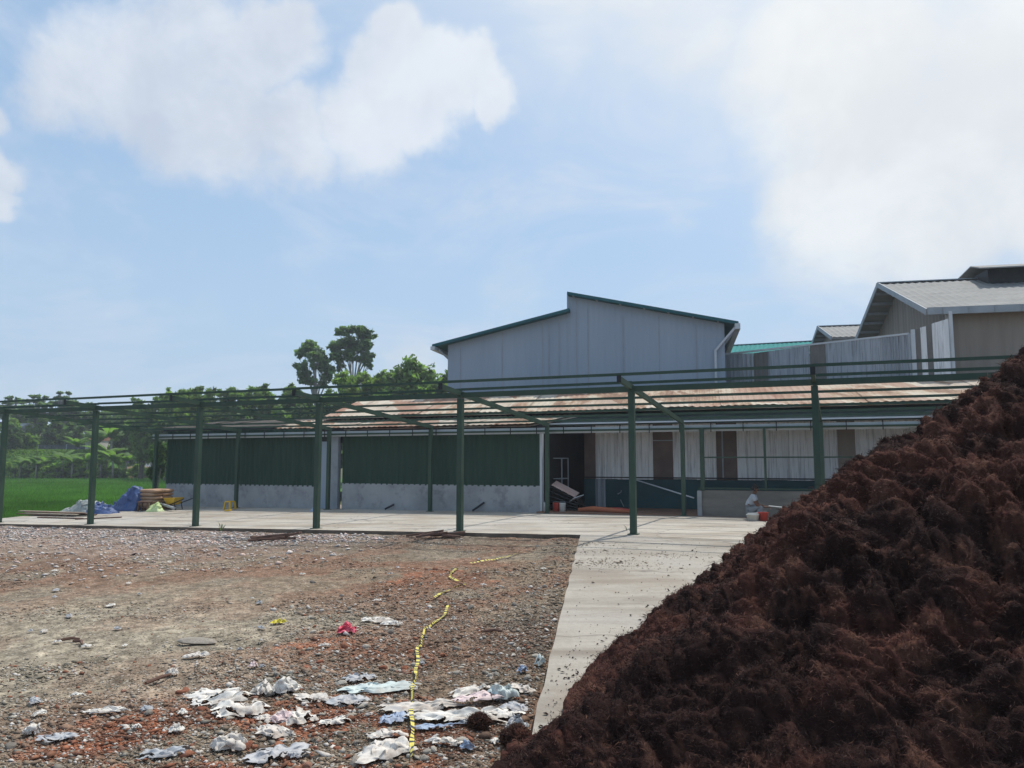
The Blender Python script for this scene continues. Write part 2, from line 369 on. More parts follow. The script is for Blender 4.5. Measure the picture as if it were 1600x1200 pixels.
def roofsheet(sl0, sl1, sr0, sr1, T0, z0, T1, z1, pitch=.25, amp=.022, wid=.9, jit=.06, zj=.012, rng=3, under=True):
    """sloping ribbed roof made of overlapping sheets; (sl0,sr0) eave ends, (sl1,sr1) top ends"""
    rr = np.random.default_rng(rng); m = MB(); n = max(1, int(abs(sl0-sr0)/wid))
    for i in range(n):
        fa, fb = i/n, (i+1)/n+.03/abs(sl0-sr0)
        o = rr.uniform(-jit, jit); dz = rr.uniform(-zj, zj)+(.006 if i % 2 else 0); ot = rr.uniform(-jit, jit)
        k = max(3, int(wid/pitch*4)); V = []
        for fr, (a0, b0, T, z) in enumerate(((sl0, sr0, T0+o, z0), (sl1, sr1, T1+ot, z1))):
            for j in range(k+1):
                f = fa+(fb-fa)*j/k; s = a0+(b0-a0)*f
                ph = (abs(s)/pitch) % 1; pr = np.clip(abs(((ph+.5) % 1)-.5)*4-.6, 0, 1)*amp
                V.append(W(s, T, z+dz+pr))
        m.add(V, [tuple(q) for q in grid_faces(2, k+1)])
    if under:
        a, b, c, d = W(sl0, T0+.12, z0-.05), W(sr0, T0+.12, z0-.05), W(sr1, T1-.05, z1-.05), W(sl1, T1-.05, z1-.05)
        m.hexa([q-UP*.03 for q in (a, b, c, d)], [a, b, c, d])
    return m

# ------------------------------------------------------------------ green steel canopy frame
BAY = 4.43; SP = [22.1, 17.7, 13.3, 8.93, 4.5, 0.0, -4.03, -8.45]
fr = thing('canopy_frame', 'unroofed green steel canopy frame of posts, rafters and purlins standing on the concrete slab', 'frame', W(7, 0, -.1))
rz_ = lambda t: 3.43-.080*t
for s in SP:
    zb = float(zslab(s, 0)); m = MB(); sbox(m, s+.07, s-.07, -.07, .07, zb-.02, 3.31)
    sbox(m, s+.12, s-.12, -.12, .12, zb, zb+.018); m.build('post', M['green'], fr)
    zb = float(zslab(s, 6.5)); m = MB(); sbox(m, s+.06, s-.06, 6.44, 6.56, zb-.02, rz_(6.5)-.075)
    sbox(m, s+.11, s-.11, 6.39, 6.61, zb, zb+.016); m.build('post', M['green'], fr)
    m = MB(); m.bar(W(s, -1.12, rz_(-1.12)), W(s, 6.62, rz_(6.62)), .075, .125); o = m.build('rafter', M['green'], fr)
    m = MB(); sbox(m, s+.05, s-.05, -1.135, -1.122, rz_(-1.12)-.085, rz_(-1.12)+.085); m.build('end_cap', M['dark'], o)
for t in (-1.04, .06, 1.16, 2.26, 3.36, 4.46, 5.5, 6.45):
    m = MB(); sg = random.uniform(-.012, .012)
    for a, b in zip([24.3]+SP[1:], SP[1:]+[-10.6]):
        m.bar(W(a, t, rz_(t)+.122+random.uniform(-.01, .01)), W(b, t, rz_(t)+.122+random.uniform(-.01, .01)), .05, .062)
    m.build('purlin', M['green'], fr)
m = MB(); m.bar(W(24.2, 0, 3.39), W(-10.4, 0, 3.39), .10, .13); m.build('beam', M['green'], fr)
zg0 = onp(700, 679.5, 6.78)[1]; zg1 = onp(700, 671, 6.78)[1]
m = MB(); sbox(m, 22.6, -10.4, 6.74, 6.90, zg0, zg1); m.build('gutter', M['trim'], fr)
zr = onp(700, 675.8, 6.68)[1]
m = MB(); m.bar(W(22.6, 6.68, zr), W(-10.4, 6.68, zr), .05, .06); m.build('eave_rail', M['green'], fr)
for i in range(34):
    s = 22.3-i*.965; m = MB(); sbox(m, s+.013, s-.013, 6.62, 6.645, zg0-.03, zg1+.05)
    sbox(m, s+.013, s-.013, 6.645, 6.75, zg1+.02, zg1+.05); m.build('gutter_bracket', M['dark'], fr)

# ------------------------------------------------------------------ long shed behind the frame
shed = thing('long_shed', 'long low shed with dark green sheeting on grey concrete and rusty patched roof', 'shed', W(8, 9, -.1))
TF, TR, TB = 7.0, 9.8, 13.2
sL = onp(260, 740, TF)[0]; sOp = onp(846, 740, TF)[0]
# concrete low walls, green sheeting
for a, b in ((260, 499), (535, 846)):
    facade('concrete_base', a, b, 757, 797, TF, M['dwarf'], shed, 0, .04, zb=-.6)
    facade('green_sheeting', a+.5, b-2, 672, 758.5, TF-.02, M['clad'], shed, .235, .03, jag=.012)
facade('door_panel', 500, 513, 690, 797, TF, M['warewall'], shed, 0, .03, zb=-.5)
facade('door_post', 512.5, 515.5, 688, 797, TF, M['green'], shed, 0, .09, zb=-.5)
facade('door_frame', 516, 518, 690, 797, TF, M['trim'], shed, 0, .06, zb=-.5)
facade('pillar', 519, 530, 680, 797, TF, M['greymetal'], shed, 0, .10, zb=-.5)
facade('wall_strip', 499, 536, 670, 692, TF+.06, M['dark'], shed, 0, .02)
facade('corner_post', 844.5, 848, 674, 801, TF, M['trim'], shed, 0, .07, zb=-.3)
# body walls
m = MB(); sbox(m, sL, sL-.12, TF+.12, 11.0, -.7, 2.95); m.build('end_wall', M['clad'], shed)
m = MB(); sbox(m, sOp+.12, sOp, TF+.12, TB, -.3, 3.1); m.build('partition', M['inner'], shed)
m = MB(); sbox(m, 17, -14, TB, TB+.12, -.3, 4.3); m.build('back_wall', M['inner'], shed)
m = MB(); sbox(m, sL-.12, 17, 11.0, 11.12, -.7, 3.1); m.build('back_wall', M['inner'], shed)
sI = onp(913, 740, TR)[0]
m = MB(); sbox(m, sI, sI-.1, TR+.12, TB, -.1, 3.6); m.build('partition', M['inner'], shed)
# recessed sheet wall
cols = [(913, 930.5, 'brown'), (930.5, 1020, 'zinc'), (1020, 1051.5, 'brown'), (1051.5, 1119, 'zinc'), (1119, 1151.5, 'brown'), (1151.5, 1309, 'zinc'), (1309, 1337, 'taupe'), (1337, 1440, 'zinc'), (1440, 1480, 'brown'), (1480, 1640, 'zinc')]
zt = onp(1000, 655, TR)[1]; zbm = onp(1000, 748.5, TR)[1]; 
for a, b, mm in cols:
    facade('wall_sheet', a, b, 660, 748, TR-(.03 if mm == 'zinc' else 0), M[mm], shed, .24 if mm == 'zinc' else .5, .035 if mm == 'zinc' else .012, zb=zbm, zt=zt, jag=.02)
facade('teal_base', 913, 1640, 748, 790, TR+.03, M['teal'], shed, 0, .02, zb=-.1, zt=zbm+.05)
facade('base_sheet', 930.5, 946, 748, 788, TR, M['zincdark'], shed, .2, .03, zb=0.02, zt=zbm-.01)
facade('sill_rail', 913, 1640, 747.6, 749.6, TR-.04, M['dark'], shed, 0, .03)
facade('batten', 1020, 1051, 687.5, 689, TR-.03, M['greymetal'], shed, 0, .02)
facade('batten', 1128, 1130, 665, 748, TR-.03, M['greymetal'], shed, 0, .02)
m = MB(); a = W(4.3, TF+.4, .004)
sbox(m, sOp-.02, -14, TF-.55, TB, -.1, .012); m.build('floor', M['soilfloor'], shed)
# roofs
zE1 = onp(800, 643.5, 7.9)[1]; zR1 = onp(900, 613, TB+.2)[1]
sa = onp(503, 655, 7.9)[0]; sb_ = onp(566, 627, TB+.2)[0]
roofsheet(sa, sb_, -15, -15, 7.9, zE1, TB+.2, zR1, .23, .024, .85, .10, .016, 5).build('upper_roof', M['rust'], shed)
zc0 = onp(700, 665, 6.98)[1]; zc1 = onp(700, 652.5, 8.1)[1]
roofsheet(onp(425, 667, 6.98)[0], onp(470, 661, 8.3)[0], onp(825, 663, 6.98)[0], onp(905, 640, 8.3)[0], 6.98, zc0, 8.3, min(zc1, zE1-.06), .23, .024, .85, .07, .012, 8).build('lower_roof', M['rust'], shed)
roofsheet(onp(829, 661, 7.75)[0], onp(890, 643, 8.5)[0], -15, -15, 7.75, onp(1000, 659.5, 7.75)[1], 8.6, zE1-.03, .23, .02, .9, .03, .008, 9).build('lean_to_roof', M['lean'], shed)
m = MB(); z = onp(1000, 659.5, 7.72)[1]; sbox(m, onp(850, 660, 7.72)[0], -15, 7.67, 7.73, z-.03, z+.02); m.build('eave_flashing', M['trim'], shed)
z0_ = onp(350, 668.5, 6.95)[1]; z1_ = onp(350, 657, 11.2)[1]
roofsheet(sL+.25, sL-.3, onp(430, 667, 6.95)[0], 15.8, 6.95, z0_, 11.2, z1_, .23, .03, .85, .12, .03, 12).build('end_roof', M['darkroof'], shed)
m = MB(); sbox(m, sL+.2, onp(428, 667, 6.95)[0], 6.92, 6.98, z0_-.10, z0_-.03); m.build('fascia', M['dark'], shed)

# ------------------------------------------------------------------ low block wall with green rail (front of the recess)
lw = thing('block_wall', 'low grey block wall topped by a green rail with thin posts in front of white sheeting', 'wall', W(-1, 6.7, 0))
TL = 6.6
s0 = onp(1091, 790, TL)[0]; zt_ = onp(1150, 766.5, TL)[1]
m = MB(); sbox(m, s0, -9.5, TL+.02, TL+.16, -.1, zt_); m.build('masonry', M['block'], lw)
facade('top_rail', 1091, 1500, 764.6, 766.6, TL, M['green'], lw, 0, .03)
facade('rail_post', 1094, 1100, 668, 767, TL+.03, M['green'], lw, 0, .05)
facade('rail_post', 1193.5, 1197, 668, 767, TL+.05, M['green'], lw, 0, .02)
facade('mid_rail', 1097, 1440, 712.6, 714.4, TL+.04, M['green'], lw, 0, .01, zb=onp(1190, 715.6, TL)[1], zt=onp(1190, 713.4, TL)[1])
facade('top_rail', 1091, 1500, 666, 668, TL+.04, M['green'], lw, 0, .01, zb=onp(1190, 669, TL)[1], zt=onp(1190, 666.5, TL)[1])
facade('end_post', 1090, 1097, 766, 808, TL, M['dwarf'], lw, 0, .05, zb=-.05, zt=zt_-.02)

# ------------------------------------------------------------------ tall pale warehouse
TW = 0.0; TO = -.45
_W, _onp, _XR, _DS3 = W, onp, XR, DS3                 # the warehouse has axes of its own, turned against the frame
_o = at_y(888, 600, 34.0)[:2]; _ph = math.atan(270/1200.); _ds = np.array([-math.cos(_ph), math.sin(_ph)]); _dt = np.array([math.sin(_ph), math.cos(_ph)])
def W(s, t, z=0.0): return np.array([_o[0]+_ds[0]*s+_dt[0]*t, _o[1]+_ds[1]*s+_dt[1]*t, z])
def onp(px, py, T):
    r = ray(px, py); k = (T+_o@_dt)/(r[:2]@_dt); p = r*k; return (p[:2]-_o)@_ds, p[2]+CZ
XR = -np.array([_ds[0], _ds[1], 0])
wh = thing('pale_warehouse', 'tall pale blue grey warehouse with stepped gable and thin teal roof edges', 'warehouse', W(0, TW+4, 0))
s0, zA = onp(700, 536, TW); s1, zB = onp(888, 485, TW); s2, zC = onp(888, 459, TW); s3, zD = onp(1131, 501, TW)
L1, L2 = s0-s1, s2-s3
def wall_part(name, sx, L, za, zb, T, mat):
    m = corr(W(sx, T, 0), XR, UP, L, lambda x: za+(zb-za)*x/L, .24, .014)
    return m.build(name, mat, wh)
wall_part('front_wall', s0, L1, zA, zB, TW, M['warewall'])
wall_part('front_wall', s2, L2, zC, zD, TW-.05, M['warewall'])
m = MB(); sbox(m, s0+.01, s0-.12, TW+.03, TW+18, 0, zA); m.build('side_wall', M['warewall'], wh)
m = MB(); sbox(m, s3+.12, s3-.01, TW+.0, TW+18, 0, zD); m.build('side_wall', M['trim'], wh)
m = MB(); sbox(m, s1+.05, s1-.05, TW-.07, TW+18, zB-.3, zC); m.build('clerestory_wall', M['warewall'], wh)
m = MB(); sbox(m, s0, s3, TW+18, TW+18.12, 0, zA); m.build('back_wall', M['warewall'], wh)
def roof_slab(name, a, b, th, mat, lift=0.0):
    (sa_, za), (sb2, zb) = a, b; m = MB()
    q = [W(sa_, TO, za), W(sb2, TO, zb), W(sb2, TW+18.4, zb), W(sa_, TW+18.4, za)]
    if sa_ < sb2: q = q[::-1]
    m.hexa([x-UP*th for x in q], q); return m.build(name, mat, wh)
roof_slab('roof', onp(675, 538, TO), onp(889, 481.5, TO), .13, M['tealedge'])
roof_slab('roof', onp(886, 455.5, TO), onp(1154, 502, TO), .13, M['tealedge'])
m = MB()
for k in range(7):
    f = k/6.5+.04; ss = s2+(s3-s2)*f; zz = zC+(zD-zC)*f; sbox(m, ss+.04, ss-.04, TO+.05, TW, zz-.14, zz-.05)
m.build('purlin_ends', M['greymetal'], wh); bpy.data.objects['purlin_ends'].name = 'purlin_end'
sg, zg = onp(1152, 506, TO); m = MB(); sbox(m, sg+.10, sg-.12, TO-.05, TW+18.4, zg-.22, zg+.02); m.build('gutter', M['trim'], wh)
sg2, zg2 = onp(677, 542, TO); m = MB(); sbox(m, sg2+.12, sg2-.08, TO-.05, TW+18.4, zg2-.14, zg2+.02); m.build('gutter', M['trim'], wh)
p1 = onp(1149, 513, TO); p2 = onp(1118, 548, TW-.12); p3 = onp(1118, 606, TW-.12)
m = MB(); m.bar(W(p1[0], TO+.1, p1[1]+.05), W(p2[0], TW-.14, p2[1]), .10, .10); m.bar(W(p2[0], TW-.14, p2[1]+.06), W(p3[0], TW-.14, .2), .10, .10)
m.build('downpipe', M['trim'], wh, bevel=.02)
p1 = onp(683, 545, TO); p2 = onp(701, 562, TW)
m = MB(); m.bar(W(p1[0], TO+.2, p1[1]), W(p2[0], TW+.1, p2[1]), .06, .06); m.build('strut', M['greymetal'], wh)
p1 = onp(1146, 517, TO); p2 = onp(1131, 540, TW)
m = MB(); m.bar(W(p1[0], TO+.5, p1[1]), W(p2[0], TW+.1, p2[1]), .06, .06); m.build('strut', M['greymetal'], wh)
for sx, L, za, zb, T, ps in ((s0, L1, zA, zB, TW, (720, 785, 848, 858, 874)), (s2, L2, zC, zD, TW-.05, (901, 919, 974, 1030, 1088))):
    for p in ps:
        ss = onp(p, 540, T)[0]; f = (sx-ss)/L; zz = za+(zb-za)*f
        m = MB(); sbox(m, ss+.014, ss-.014, T-.028, T+.01, .5, zz-.1-random.random()*.5); m.build('sheet_seam', M['greymetal'], wh)
W, onp, XR = _W, _onp, _XR

# ------------------------------------------------------------------ skewed corrugated wall running from warehouse to the grey building
cw = thing('corrugated_wall', 'long pale corrugated sheet wall patched with dull brown strips beside the warehouse', 'wall', (13, 31, 0))
Pa = at_y(1121, 600, 34.5); Pb = at_y(1486, 600, 27.0); Ua = (Pb-Pa); Ua[2] = 0; LW = np.linalg.norm(Ua); Ua /= LW
def onw(px, py):
    r = ray(px, py); nrm = np.array([Ua[1], -Ua[0]]); k = (Pa[:2]@nrm)/(r[:2]@nrm); p = r*k
    return (p[:2]-Pa[:2])@Ua[:2], p[2]+CZ
segs = [(1121, 1131, 575, 553, 'zincdark'), (1131, 1177, 553, 552, 'zincdark'), (1177, 1200, 552, 549, 'greybrown'), (1200, 1265, 549, 540.5, 'zincdark'), (1265, 1290, 540.5, 537, 'greybrown'), (1290, 1375, 537, 526, 'zincdark'),
        (1375, 1423, 526, 521, 'rib'), (1423, 1430, 515, 514.5, 'trim'), (1430, 1438, 515, 513, 'greybrown'), (1438, 1447, 512, 510, 'zinc'), (1447, 1456, 509, 507, 'greybrown'), (1456, 1482, 506, 498, 'zinc'), (1482, 1488, 486, 486, 'trim')]
for i, (a, b, ya, yb, mm) in enumerate(segs):
    xa, za = onw(a, ya); xb, zb2 = onw(b, yb); L = xb-xa; off = -.02*(i % 2)
    p0 = np.array([Pa[0], Pa[1], 0])+Ua*xa+np.array([Ua[1], -Ua[0], 0])*(-off if i % 2 else 0)
    m = corr(p0, Ua, UP, L, lambda x: za+(zb2-za)*x/L, .1 if mm == 'rib' else .22, .05 if mm == 'rib' else .025)
    m.build('wall_sheet' if mm != 'trim' else 'corner_strip', M['zincdark' if mm == 'rib' else mm], cw)
m = MB(); xa, za = onw(1133, 553.5); xb, zb2 = onw(1420, 521.5)
m.bar(Pa*np.array([1, 1, 0])+Ua*xa+UP*za, Pa*np.array([1, 1, 0])+Ua*xb+UP*zb2, .10, .07); m.build('top_cap', M['trim'], cw)

# ------------------------------------------------------------------ gabled grey buildings
def gabled(name, label, peak_px, Yr, w, phi, ze_px, L, roofmat, wallmat, overh=.9, half=None):
    Rp = at_y(peak_px[0], peak_px[1], Yr); g = np.array([math.sin(phi), math.cos(phi), 0]); rd = np.array([math.cos(phi), -math.sin(phi), 0])
    E1 = np.array([Rp[0], Rp[1], 0])-g*w; ze = CZ+(720-ze_px)*E1[1]/1200.; zr = Rp[2]
    t = thing(name, label, 'building', (Rp[0]+rd[0]*L/2, Rp[1]+rd[1]*L/2, 0))
    R0 = np.array([Rp[0], Rp[1], 0])
    def P(a, b, z): return R0+g*a+rd*b+UP*z
    th = .07
    for sgn in (-1, 1):
        u = rd; L_s = math.hypot(w, zr-ze); v = (g*sgn*w+UP*(ze-zr))/L_s*-1
        p0 = P(sgn*w, 0, ze) if sgn < 0 else P(sgn*w, L, ze)
        m = corr(p0, u if sgn < 0 else -u, v, L, L_s, .3, .035)
        q = [P(sgn*w, 0, ze-.02), P(sgn*w, L, ze-.02), P(0, L, zr-.02), P(0, 0, zr-.02)]
        if sgn > 0: q = q[::-1]
        m.hexa([x-UP*th for x in q], q)
        o = m.build('roof', roofmat, t)
        m = MB(); m.bar(P(sgn*w, -.02, ze-.03), P(0, -.02, zr-.03), .05, .22); m.build('barge_board', M['trimdark'], t)
        m = MB()
        for k in range(8):
            f = (k+.6)/8; m.bar(P(sgn*w*f, .02, zr+(ze-zr)*f-.16), P(sgn*w*f, L, zr+(ze-zr)*f-.16), .07, .12)
        m.build('purlin', M['greymetal'], t)
    m = MB(); m.bar(P(0, -.05, zr+.04), P(0, L, zr+.04), .35, .04); m.build('ridge_cap', M['trimdark'], t)
    # gable wall
    wi = w-.5; zi = ze+(zr-ze)*(.5/w)
    def gw(b):
        n = 60; V = []
        for k in range(n+1):
            a = -wi+2*wi*k/n; zz = zi+(zr-zi)*(1-abs(a)/wi)-.12
            o = .03*(k % 2); V += [P(a, b-o, 0), P(a, b-o, zz)]
        mm = MB(); mm.add(V, [(2*k, 2*k+1, 2*k+3, 2*k+2) for k in range(n)]); return mm
    gw(overh).build('gable_wall', wallmat, t); gw(L-.3).build('gable_wall', wallmat, t)
    for sgn in (-1, 1):
        p0 = P(sgn*wi, overh, 0) if sgn < 0 else P(sgn*wi, L-.3, 0)
        corr(p0, rd if sgn < 0 else -rd, UP, L-.3-overh, zi-.1, .5 if sgn < 0 else .3, .03).build('side_wall', wallmat, t)
    return t, P, ze, zr
gb, GP, gze, gzr = gabled('gabled_building', 'large grey brown gabled building with wide eaves and a raised roof vent', (1372, 444), 33.9, 6.5, R(12), 483.5, 26, M['greyroof'], M['taupe'])
m = MB(); a = GP(-6.55, 0, gze); b = GP(-6.55, 26, gze); m.bar(a+UP*-.02, b+UP*-.02, .06, .26); m.build('eave_fascia', M['trimdark'], gb)
m = MB()
for k in range(30):
    p = GP(-6.6, .5+k*.85, gze-.02); m.bar(p-UP*.12, p+UP*.12, .03, .02)
m.build('fascia_strap', M['greymetal'], gb)
m = MB(); p = GP(-6.03, .86, 0); m.bar(p, p+UP*(gze-.05), .22, .22); m.build('corner_post', M['trim'], gb)
# raised vent along the ridge
f = .5
for k in range(200):
    f = 2+k*.1; p = GP(0, f, gzr)
    if 800+1200*p[0]/(p[1]*cp+(p[2]-CZ)*sp) > 1510: break
m = MB(); q0 = [GP(-1.3, f+.3, gzr-.45), GP(-1.3, 26, gzr-.45), GP(1.3, 26, gzr-.45), GP(1.3, f+.3, gzr-.45)]
m.hexa(q0, [x+UP*.62 for x in q0]); m.build('roof_vent', M['dark'], gb); rv = bpy.data.objects['roof_vent']
m = MB(); q0 = [GP(-1.9, f-.2, gzr+.10), GP(-1.9, 26, gzr+.10), GP(0, 26, gzr+.62), GP(0, f+.1, gzr+.62)]
m.hexa([x-UP*.05 for x in q0], q0); q0 = [GP(0, f+.1, gzr+.62), GP(0, 26, gzr+.62), GP(1.9, 26, gzr+.10), GP(1.9, f-.2, gzr+.10)]
m.hexa([x-UP*.05 for x in q0], q0); m.build('vent_roof', M['greyroof'], rv)
gabled('gabled_building', 'small grey gabled roof showing between the teal roof and the large grey building', (1278, 511), 46, 4.0, R(12), 526, 9, M['greyroof'], M['taupe'], .6)
tg_, TPP, tze, tzr = gabled('teal_roofed_building', 'low building with bright teal roof seen over the corrugated wall', (1085, 543.5), 55, 5.0, R(22), 562, 17, M['tealroof'], M['warewall'], .5)

# ================================================================== GROUND
g = MB(); g.add([(-900, -300, -1.6), (900, -300, -1.6), (900, 1500, -1.6), (-900, 1500, -1.6)], [(0, 1, 2, 3)])
tag(g.build('ground', M['outland']), kind='structure')
# concrete slab under the frame (sheet following the site fall, with a real edge)
ss = np.linspace(23.9, -15, 60); tt = np.array([-.36, 1, 2.5, 4, 5.5, 6.5, 7.2]); V = []
for s in ss:
    for t in tt: V.append(W(s, t+(.03*math.sin(s*5)+.02*math.sin(s*13.7) if t < 0 else 0), float(zslab(s, t))))
n0 = len(V)
mm_ = MB(); mm_.add(V, [tuple(q)[::-1] for q in grid_faces(60, 7)])
edge = [i*7 for i in range(60)]; low = [np.array(V[i])-UP*.35 for i in edge]
mm_.add([V[i] for i in edge]+low, [(k, k+1, 61+k, 60+k) for k in range(59)])
lowe = [np.array(V[i])-UP*.35 for i in range(7)]; mm_.add(V[:7]+lowe, [(k+1, k, 7+k, 8+k) for k in range(6)])
sl = mm_.build('concrete_slab', M['slab']); sl.data.materials.append(M['edge'])
for q in list(sl.data.polygons)[59*6:]: q.material_index = 1
tag(sl, kind='structure')
# path of concrete coming towards the viewer
Q0 = at_z(907, 836, -.02); Q1 = at_z(825, 1168, 0); dq = (Q1-Q0)/np.linalg.norm(Q1-Q0)
QN = Q1+dq*3.5
tq = (-.37-(ST(Q0[0], Q0[1])[1])); Q0 = Q0-dq*0; 
V = []; nr, nc = 40, 14
sQ = ST(Q0[0], Q0[1])[0]
Qt = W(sQ+.02, -.37); Rt = W(-15, -.37); Rn = np.array([20., 1., 0])
for i in range(nr):
    f = i/(nr-1); a = Qt+(QN-Qt)*f+np.array([.008*math.sin(i*1.9)+.006*math.sin(i*4.1), 0, 0])*(f > 0); b = Rt+(Rn-Rt)*f
    for j in range(nc):
        p = a+(b-a)*(j/(nc-1))**1.3; s, t = ST(p[0], p[1]); V.append(np.array([p[0], p[1], float(zslab(s, 0))-.004]))
m = MB(); m.add(V, [tuple(q) for q in grid_faces(nr, nc)])
lowp = [np.array(V[i*nc])-UP*.3 for i in range(nr)]; m.add([V[i*nc] for i in range(nr)]+lowp, [(k, k+1, nr+k+1, nr+k) for k in range(nr-1)])
tag(m.build('concrete_path', M['path']), kind='structure')
def path_left(X, Y):                       # signed distance to the path's edge (negative: yard side)
    n = np.array([-(QN-Qt)[1], (QN-Qt)[0]]); n /= np.linalg.norm(n)
    return ((X-Qt[0])*n[0]+(Y-Qt[1])*n[1])
def yard_base(X, Y):
    p = np.stack([X, Y, np.zeros_like(X)], 1); s, t = ST(X, Y)
    z = -.0185*np.clip(s, 0, 40)-.13+.055*fbm(p, .35, 3, 1)+.03*fbm(p, 1.5, 3, 2)+.022*fbm(p, 6, 3, 3)
    d = -path_left(X, Y)                   # metres left of the path edge
    z = z+.06*np.exp(-np.clip(-t-.3, 0, 9)/.8)+.06*np.exp(-np.abs(d-.45)/.35)*(.6+.6*fbm(p, 2, 2, 9))
    return np.minimum(z, np.where(t > -1.5, -.0185*np.clip(s, 0, 40)-.05, 9))
def yard_z(x, y): return float(yard_base(np.array([x]), np.array([y]))[0])
na, nr = 560, 420
aa = np.radians(np.linspace(-62, 16, na)); rr = np.exp(np.linspace(math.log(1.2), math.log(46), nr))
AA, RR = np.meshgrid(aa, rr, indexing='ij'); X = (RR*np.sin(AA)).ravel(); Y = (RR*np.cos(AA)).ravel()
Z = yard_base(X, Y); s_, t_ = ST(X, Y); dl = path_left(X, Y)
inside = ((t_ > -.20) & (s_ < 23.7)) | ((dl > .12) & (t_ < 0))
Z = np.where(inside, np.minimum(Z, -.0185*np.clip(s_, 0, 40)-.42), Z)
Z = np.where((s_ > 23.8) & (t_ > -.3), -.95, Z)
P3 = np.stack([X, Y, Z*0], 1)
PAL = {k: np.array(v) for k, v in dict(tan=(.255, .192, .135), red=(.225, .105, .064), grey=(.215, .183, .138), pale=(.38, .335, .255), dark=(.11, .085, .066), pink=(.38, .30, .25)).items()}
def sstep(a, b, x): x = np.clip((x-a)/(b-a), 0, 1); return x*x*(3-2*x)
def gblob(px, py, r, X, Y, ay=1.0):
    c = at_z(px, py, -.15); return np.exp(-(((X-c[0])/r)**2+((Y-c[1])/(r*ay))**2))
def yard_col(X, Y, P3):
    s, t = ST(X, Y); c = np.tile(PAL['tan'], (len(X), 1))
    def mixc(c, col, f): f = np.clip(f, 0, 1)[:, None]; return c*(1-f)+PAL[col]*f
    nA, nB, nC, nD = fbm(P3, .45, 4, 21), fbm(P3, 1.1, 4, 31), fbm(P3, 3, 4, 41), fbm(P3, 8, 3, 51)
    c = mixc(c, 'grey', sstep(.0, .25, nA)*.7)
    c = mixc(c, 'red', sstep(-.02, .22, nB+gblob(560, 940, 2.2, X, Y)*.3+gblob(450, 870, 5, X, Y)*.22)*.55)
    far = sstep(-9, -2, t)*sstep(3, 11, s)
    c = mixc(c, 'pink', far*sstep(-.35, .2, nC+.1)*.9)
    pg = gblob(230, 1010, 2.4, X, Y, 1.2)+gblob(120, 1080, 1.3, X, Y)+gblob(60, 950, 2.5, X, Y)*.6
    c = mixc(c, 'pale', np.clip(pg, 0, 1)*(.55+.4*nC))
    rg = gblob(520, 1165, .75, X, Y)+gblob(230, 1150, .8, X, Y)*.8+gblob(420, 1190, .9, X, Y)*.8+gblob(560, 1130, .5, X, Y)*.8+gblob(620, 1040, .8, X, Y)*.4+gblob(500, 1010, .8, X, Y)*.5+gblob(700, 900, 2, X, Y)*.45
    c = mixc(c, 'red', np.clip(rg, 0, 1.2)*sstep(-.3, .1, nB*.7+nC*.6)*1.2)
    c = np.where((np.clip(rg, 0, 1)*sstep(0, .2, nC+.4*nD) > .35)[:, None], c*.4+np.array([.30, .105, .052])*.6, c)
    c = mixc(c, 'dark', (gblob(800, 1000, 1.2, X, Y)*.35+gblob(640, 845, 5, X, Y, .35)*.45+sstep(.12, .3, nC)*.35+sstep(-.8, -.2, path_left(X, Y))*.2))
    return c*(1+.5*nD[:, None])*(1+.3*nC[:, None])*(1+.25*nA[:, None])
yc = yard_col(X, Y, P3)
tag(mesh_np('yard', np.stack([X, Y, Z], 1), grid_faces(na, nr)[:, ::-1], M['yard'], col=yc, smooth=True), kind='structure')
# paddy field
pts = [W(23.75, -.45), W(23.75, 9), W(22.3, 14), np.array([-16, 106, 0]), np.array([-130, 106, 0]), np.array([-75, 24, 0])]
m = MB(); m.add([(p[0], p[1], -.72) for p in pts], [tuple(range(6))[::-1]]); tag(m.build('paddy_field', M['field']), kind='structure')

# ================================================================== LOOSE RUBBLE
def rocks(P, size, col, seed, flat=.42):
    """many small irregular six-cornered pieces in one mesh"""
    rg = np.random.default_rng(seed); n = len(P)
    base = np.array([(1, 0, 0), (-1, 0, 0), (0, 1, 0), (0, -1, 0), (0, 0, 1), (0, 0, -.6)], float)
    V = base[None]*rg.uniform(.6, 1.25, (n, 6, 1))+rg.normal(0, .16, (n, 6, 3))
    V[:, :, 2] *= flat; an = rg.uniform(0, 6.28, n); ca, sa = np.cos(an)[:, None], np.sin(an)[:, None]
    x = V[:, :, 0]*ca-V[:, :, 1]*sa*.75; y = V[:, :, 0]*sa+V[:, :, 1]*ca*.75
    ti = rg.normal(0, .3, n)[:, None]; z = V[:, :, 2]+x*ti
    V = np.stack([x, y, z], 2)*size[:, None, None]+P[:, None, :]
    f = np.array([(0, 2, 4), (2, 1, 4), (1, 3, 4), (3, 0, 4), (2, 0, 5), (1, 2, 5), (3, 1, 5), (0, 3, 5)])
    F = (np.arange(n)[:, None, None]*6+f[None]).reshape(-1, 3)
    return V.reshape(-1, 3), F, np.repeat(col, 6, 0)
def scatter(n, rmin, rmax, amin, amax, seed, pw=1.0):
    rg = np.random.default_rng(seed); a = np.radians(rg.uniform(amin, amax, n)); u = rg.uniform(0, 1, n)**pw
    r = 1/(1/rmin+(1/rmax-1/rmin)*(1-u))      # even over the ground as seen at a grazing angle
    X = r*np.sin(a); Y = r*np.cos(a); s, t = ST(X, Y); d = path_left(X, Y)
    k = (t < -.45) & (d < -.05) & (X > -40); return X[k], Y[k], rg
X, Y, rg = scatter(260000, 3.6, 34, -50, 12, 5)
P3 = np.stack([X, Y, X*0], 1); Zg = yard_base(X, Y); s, t = ST(X, Y); d = -path_left(X, Y); r = np.hypot(X, Y)
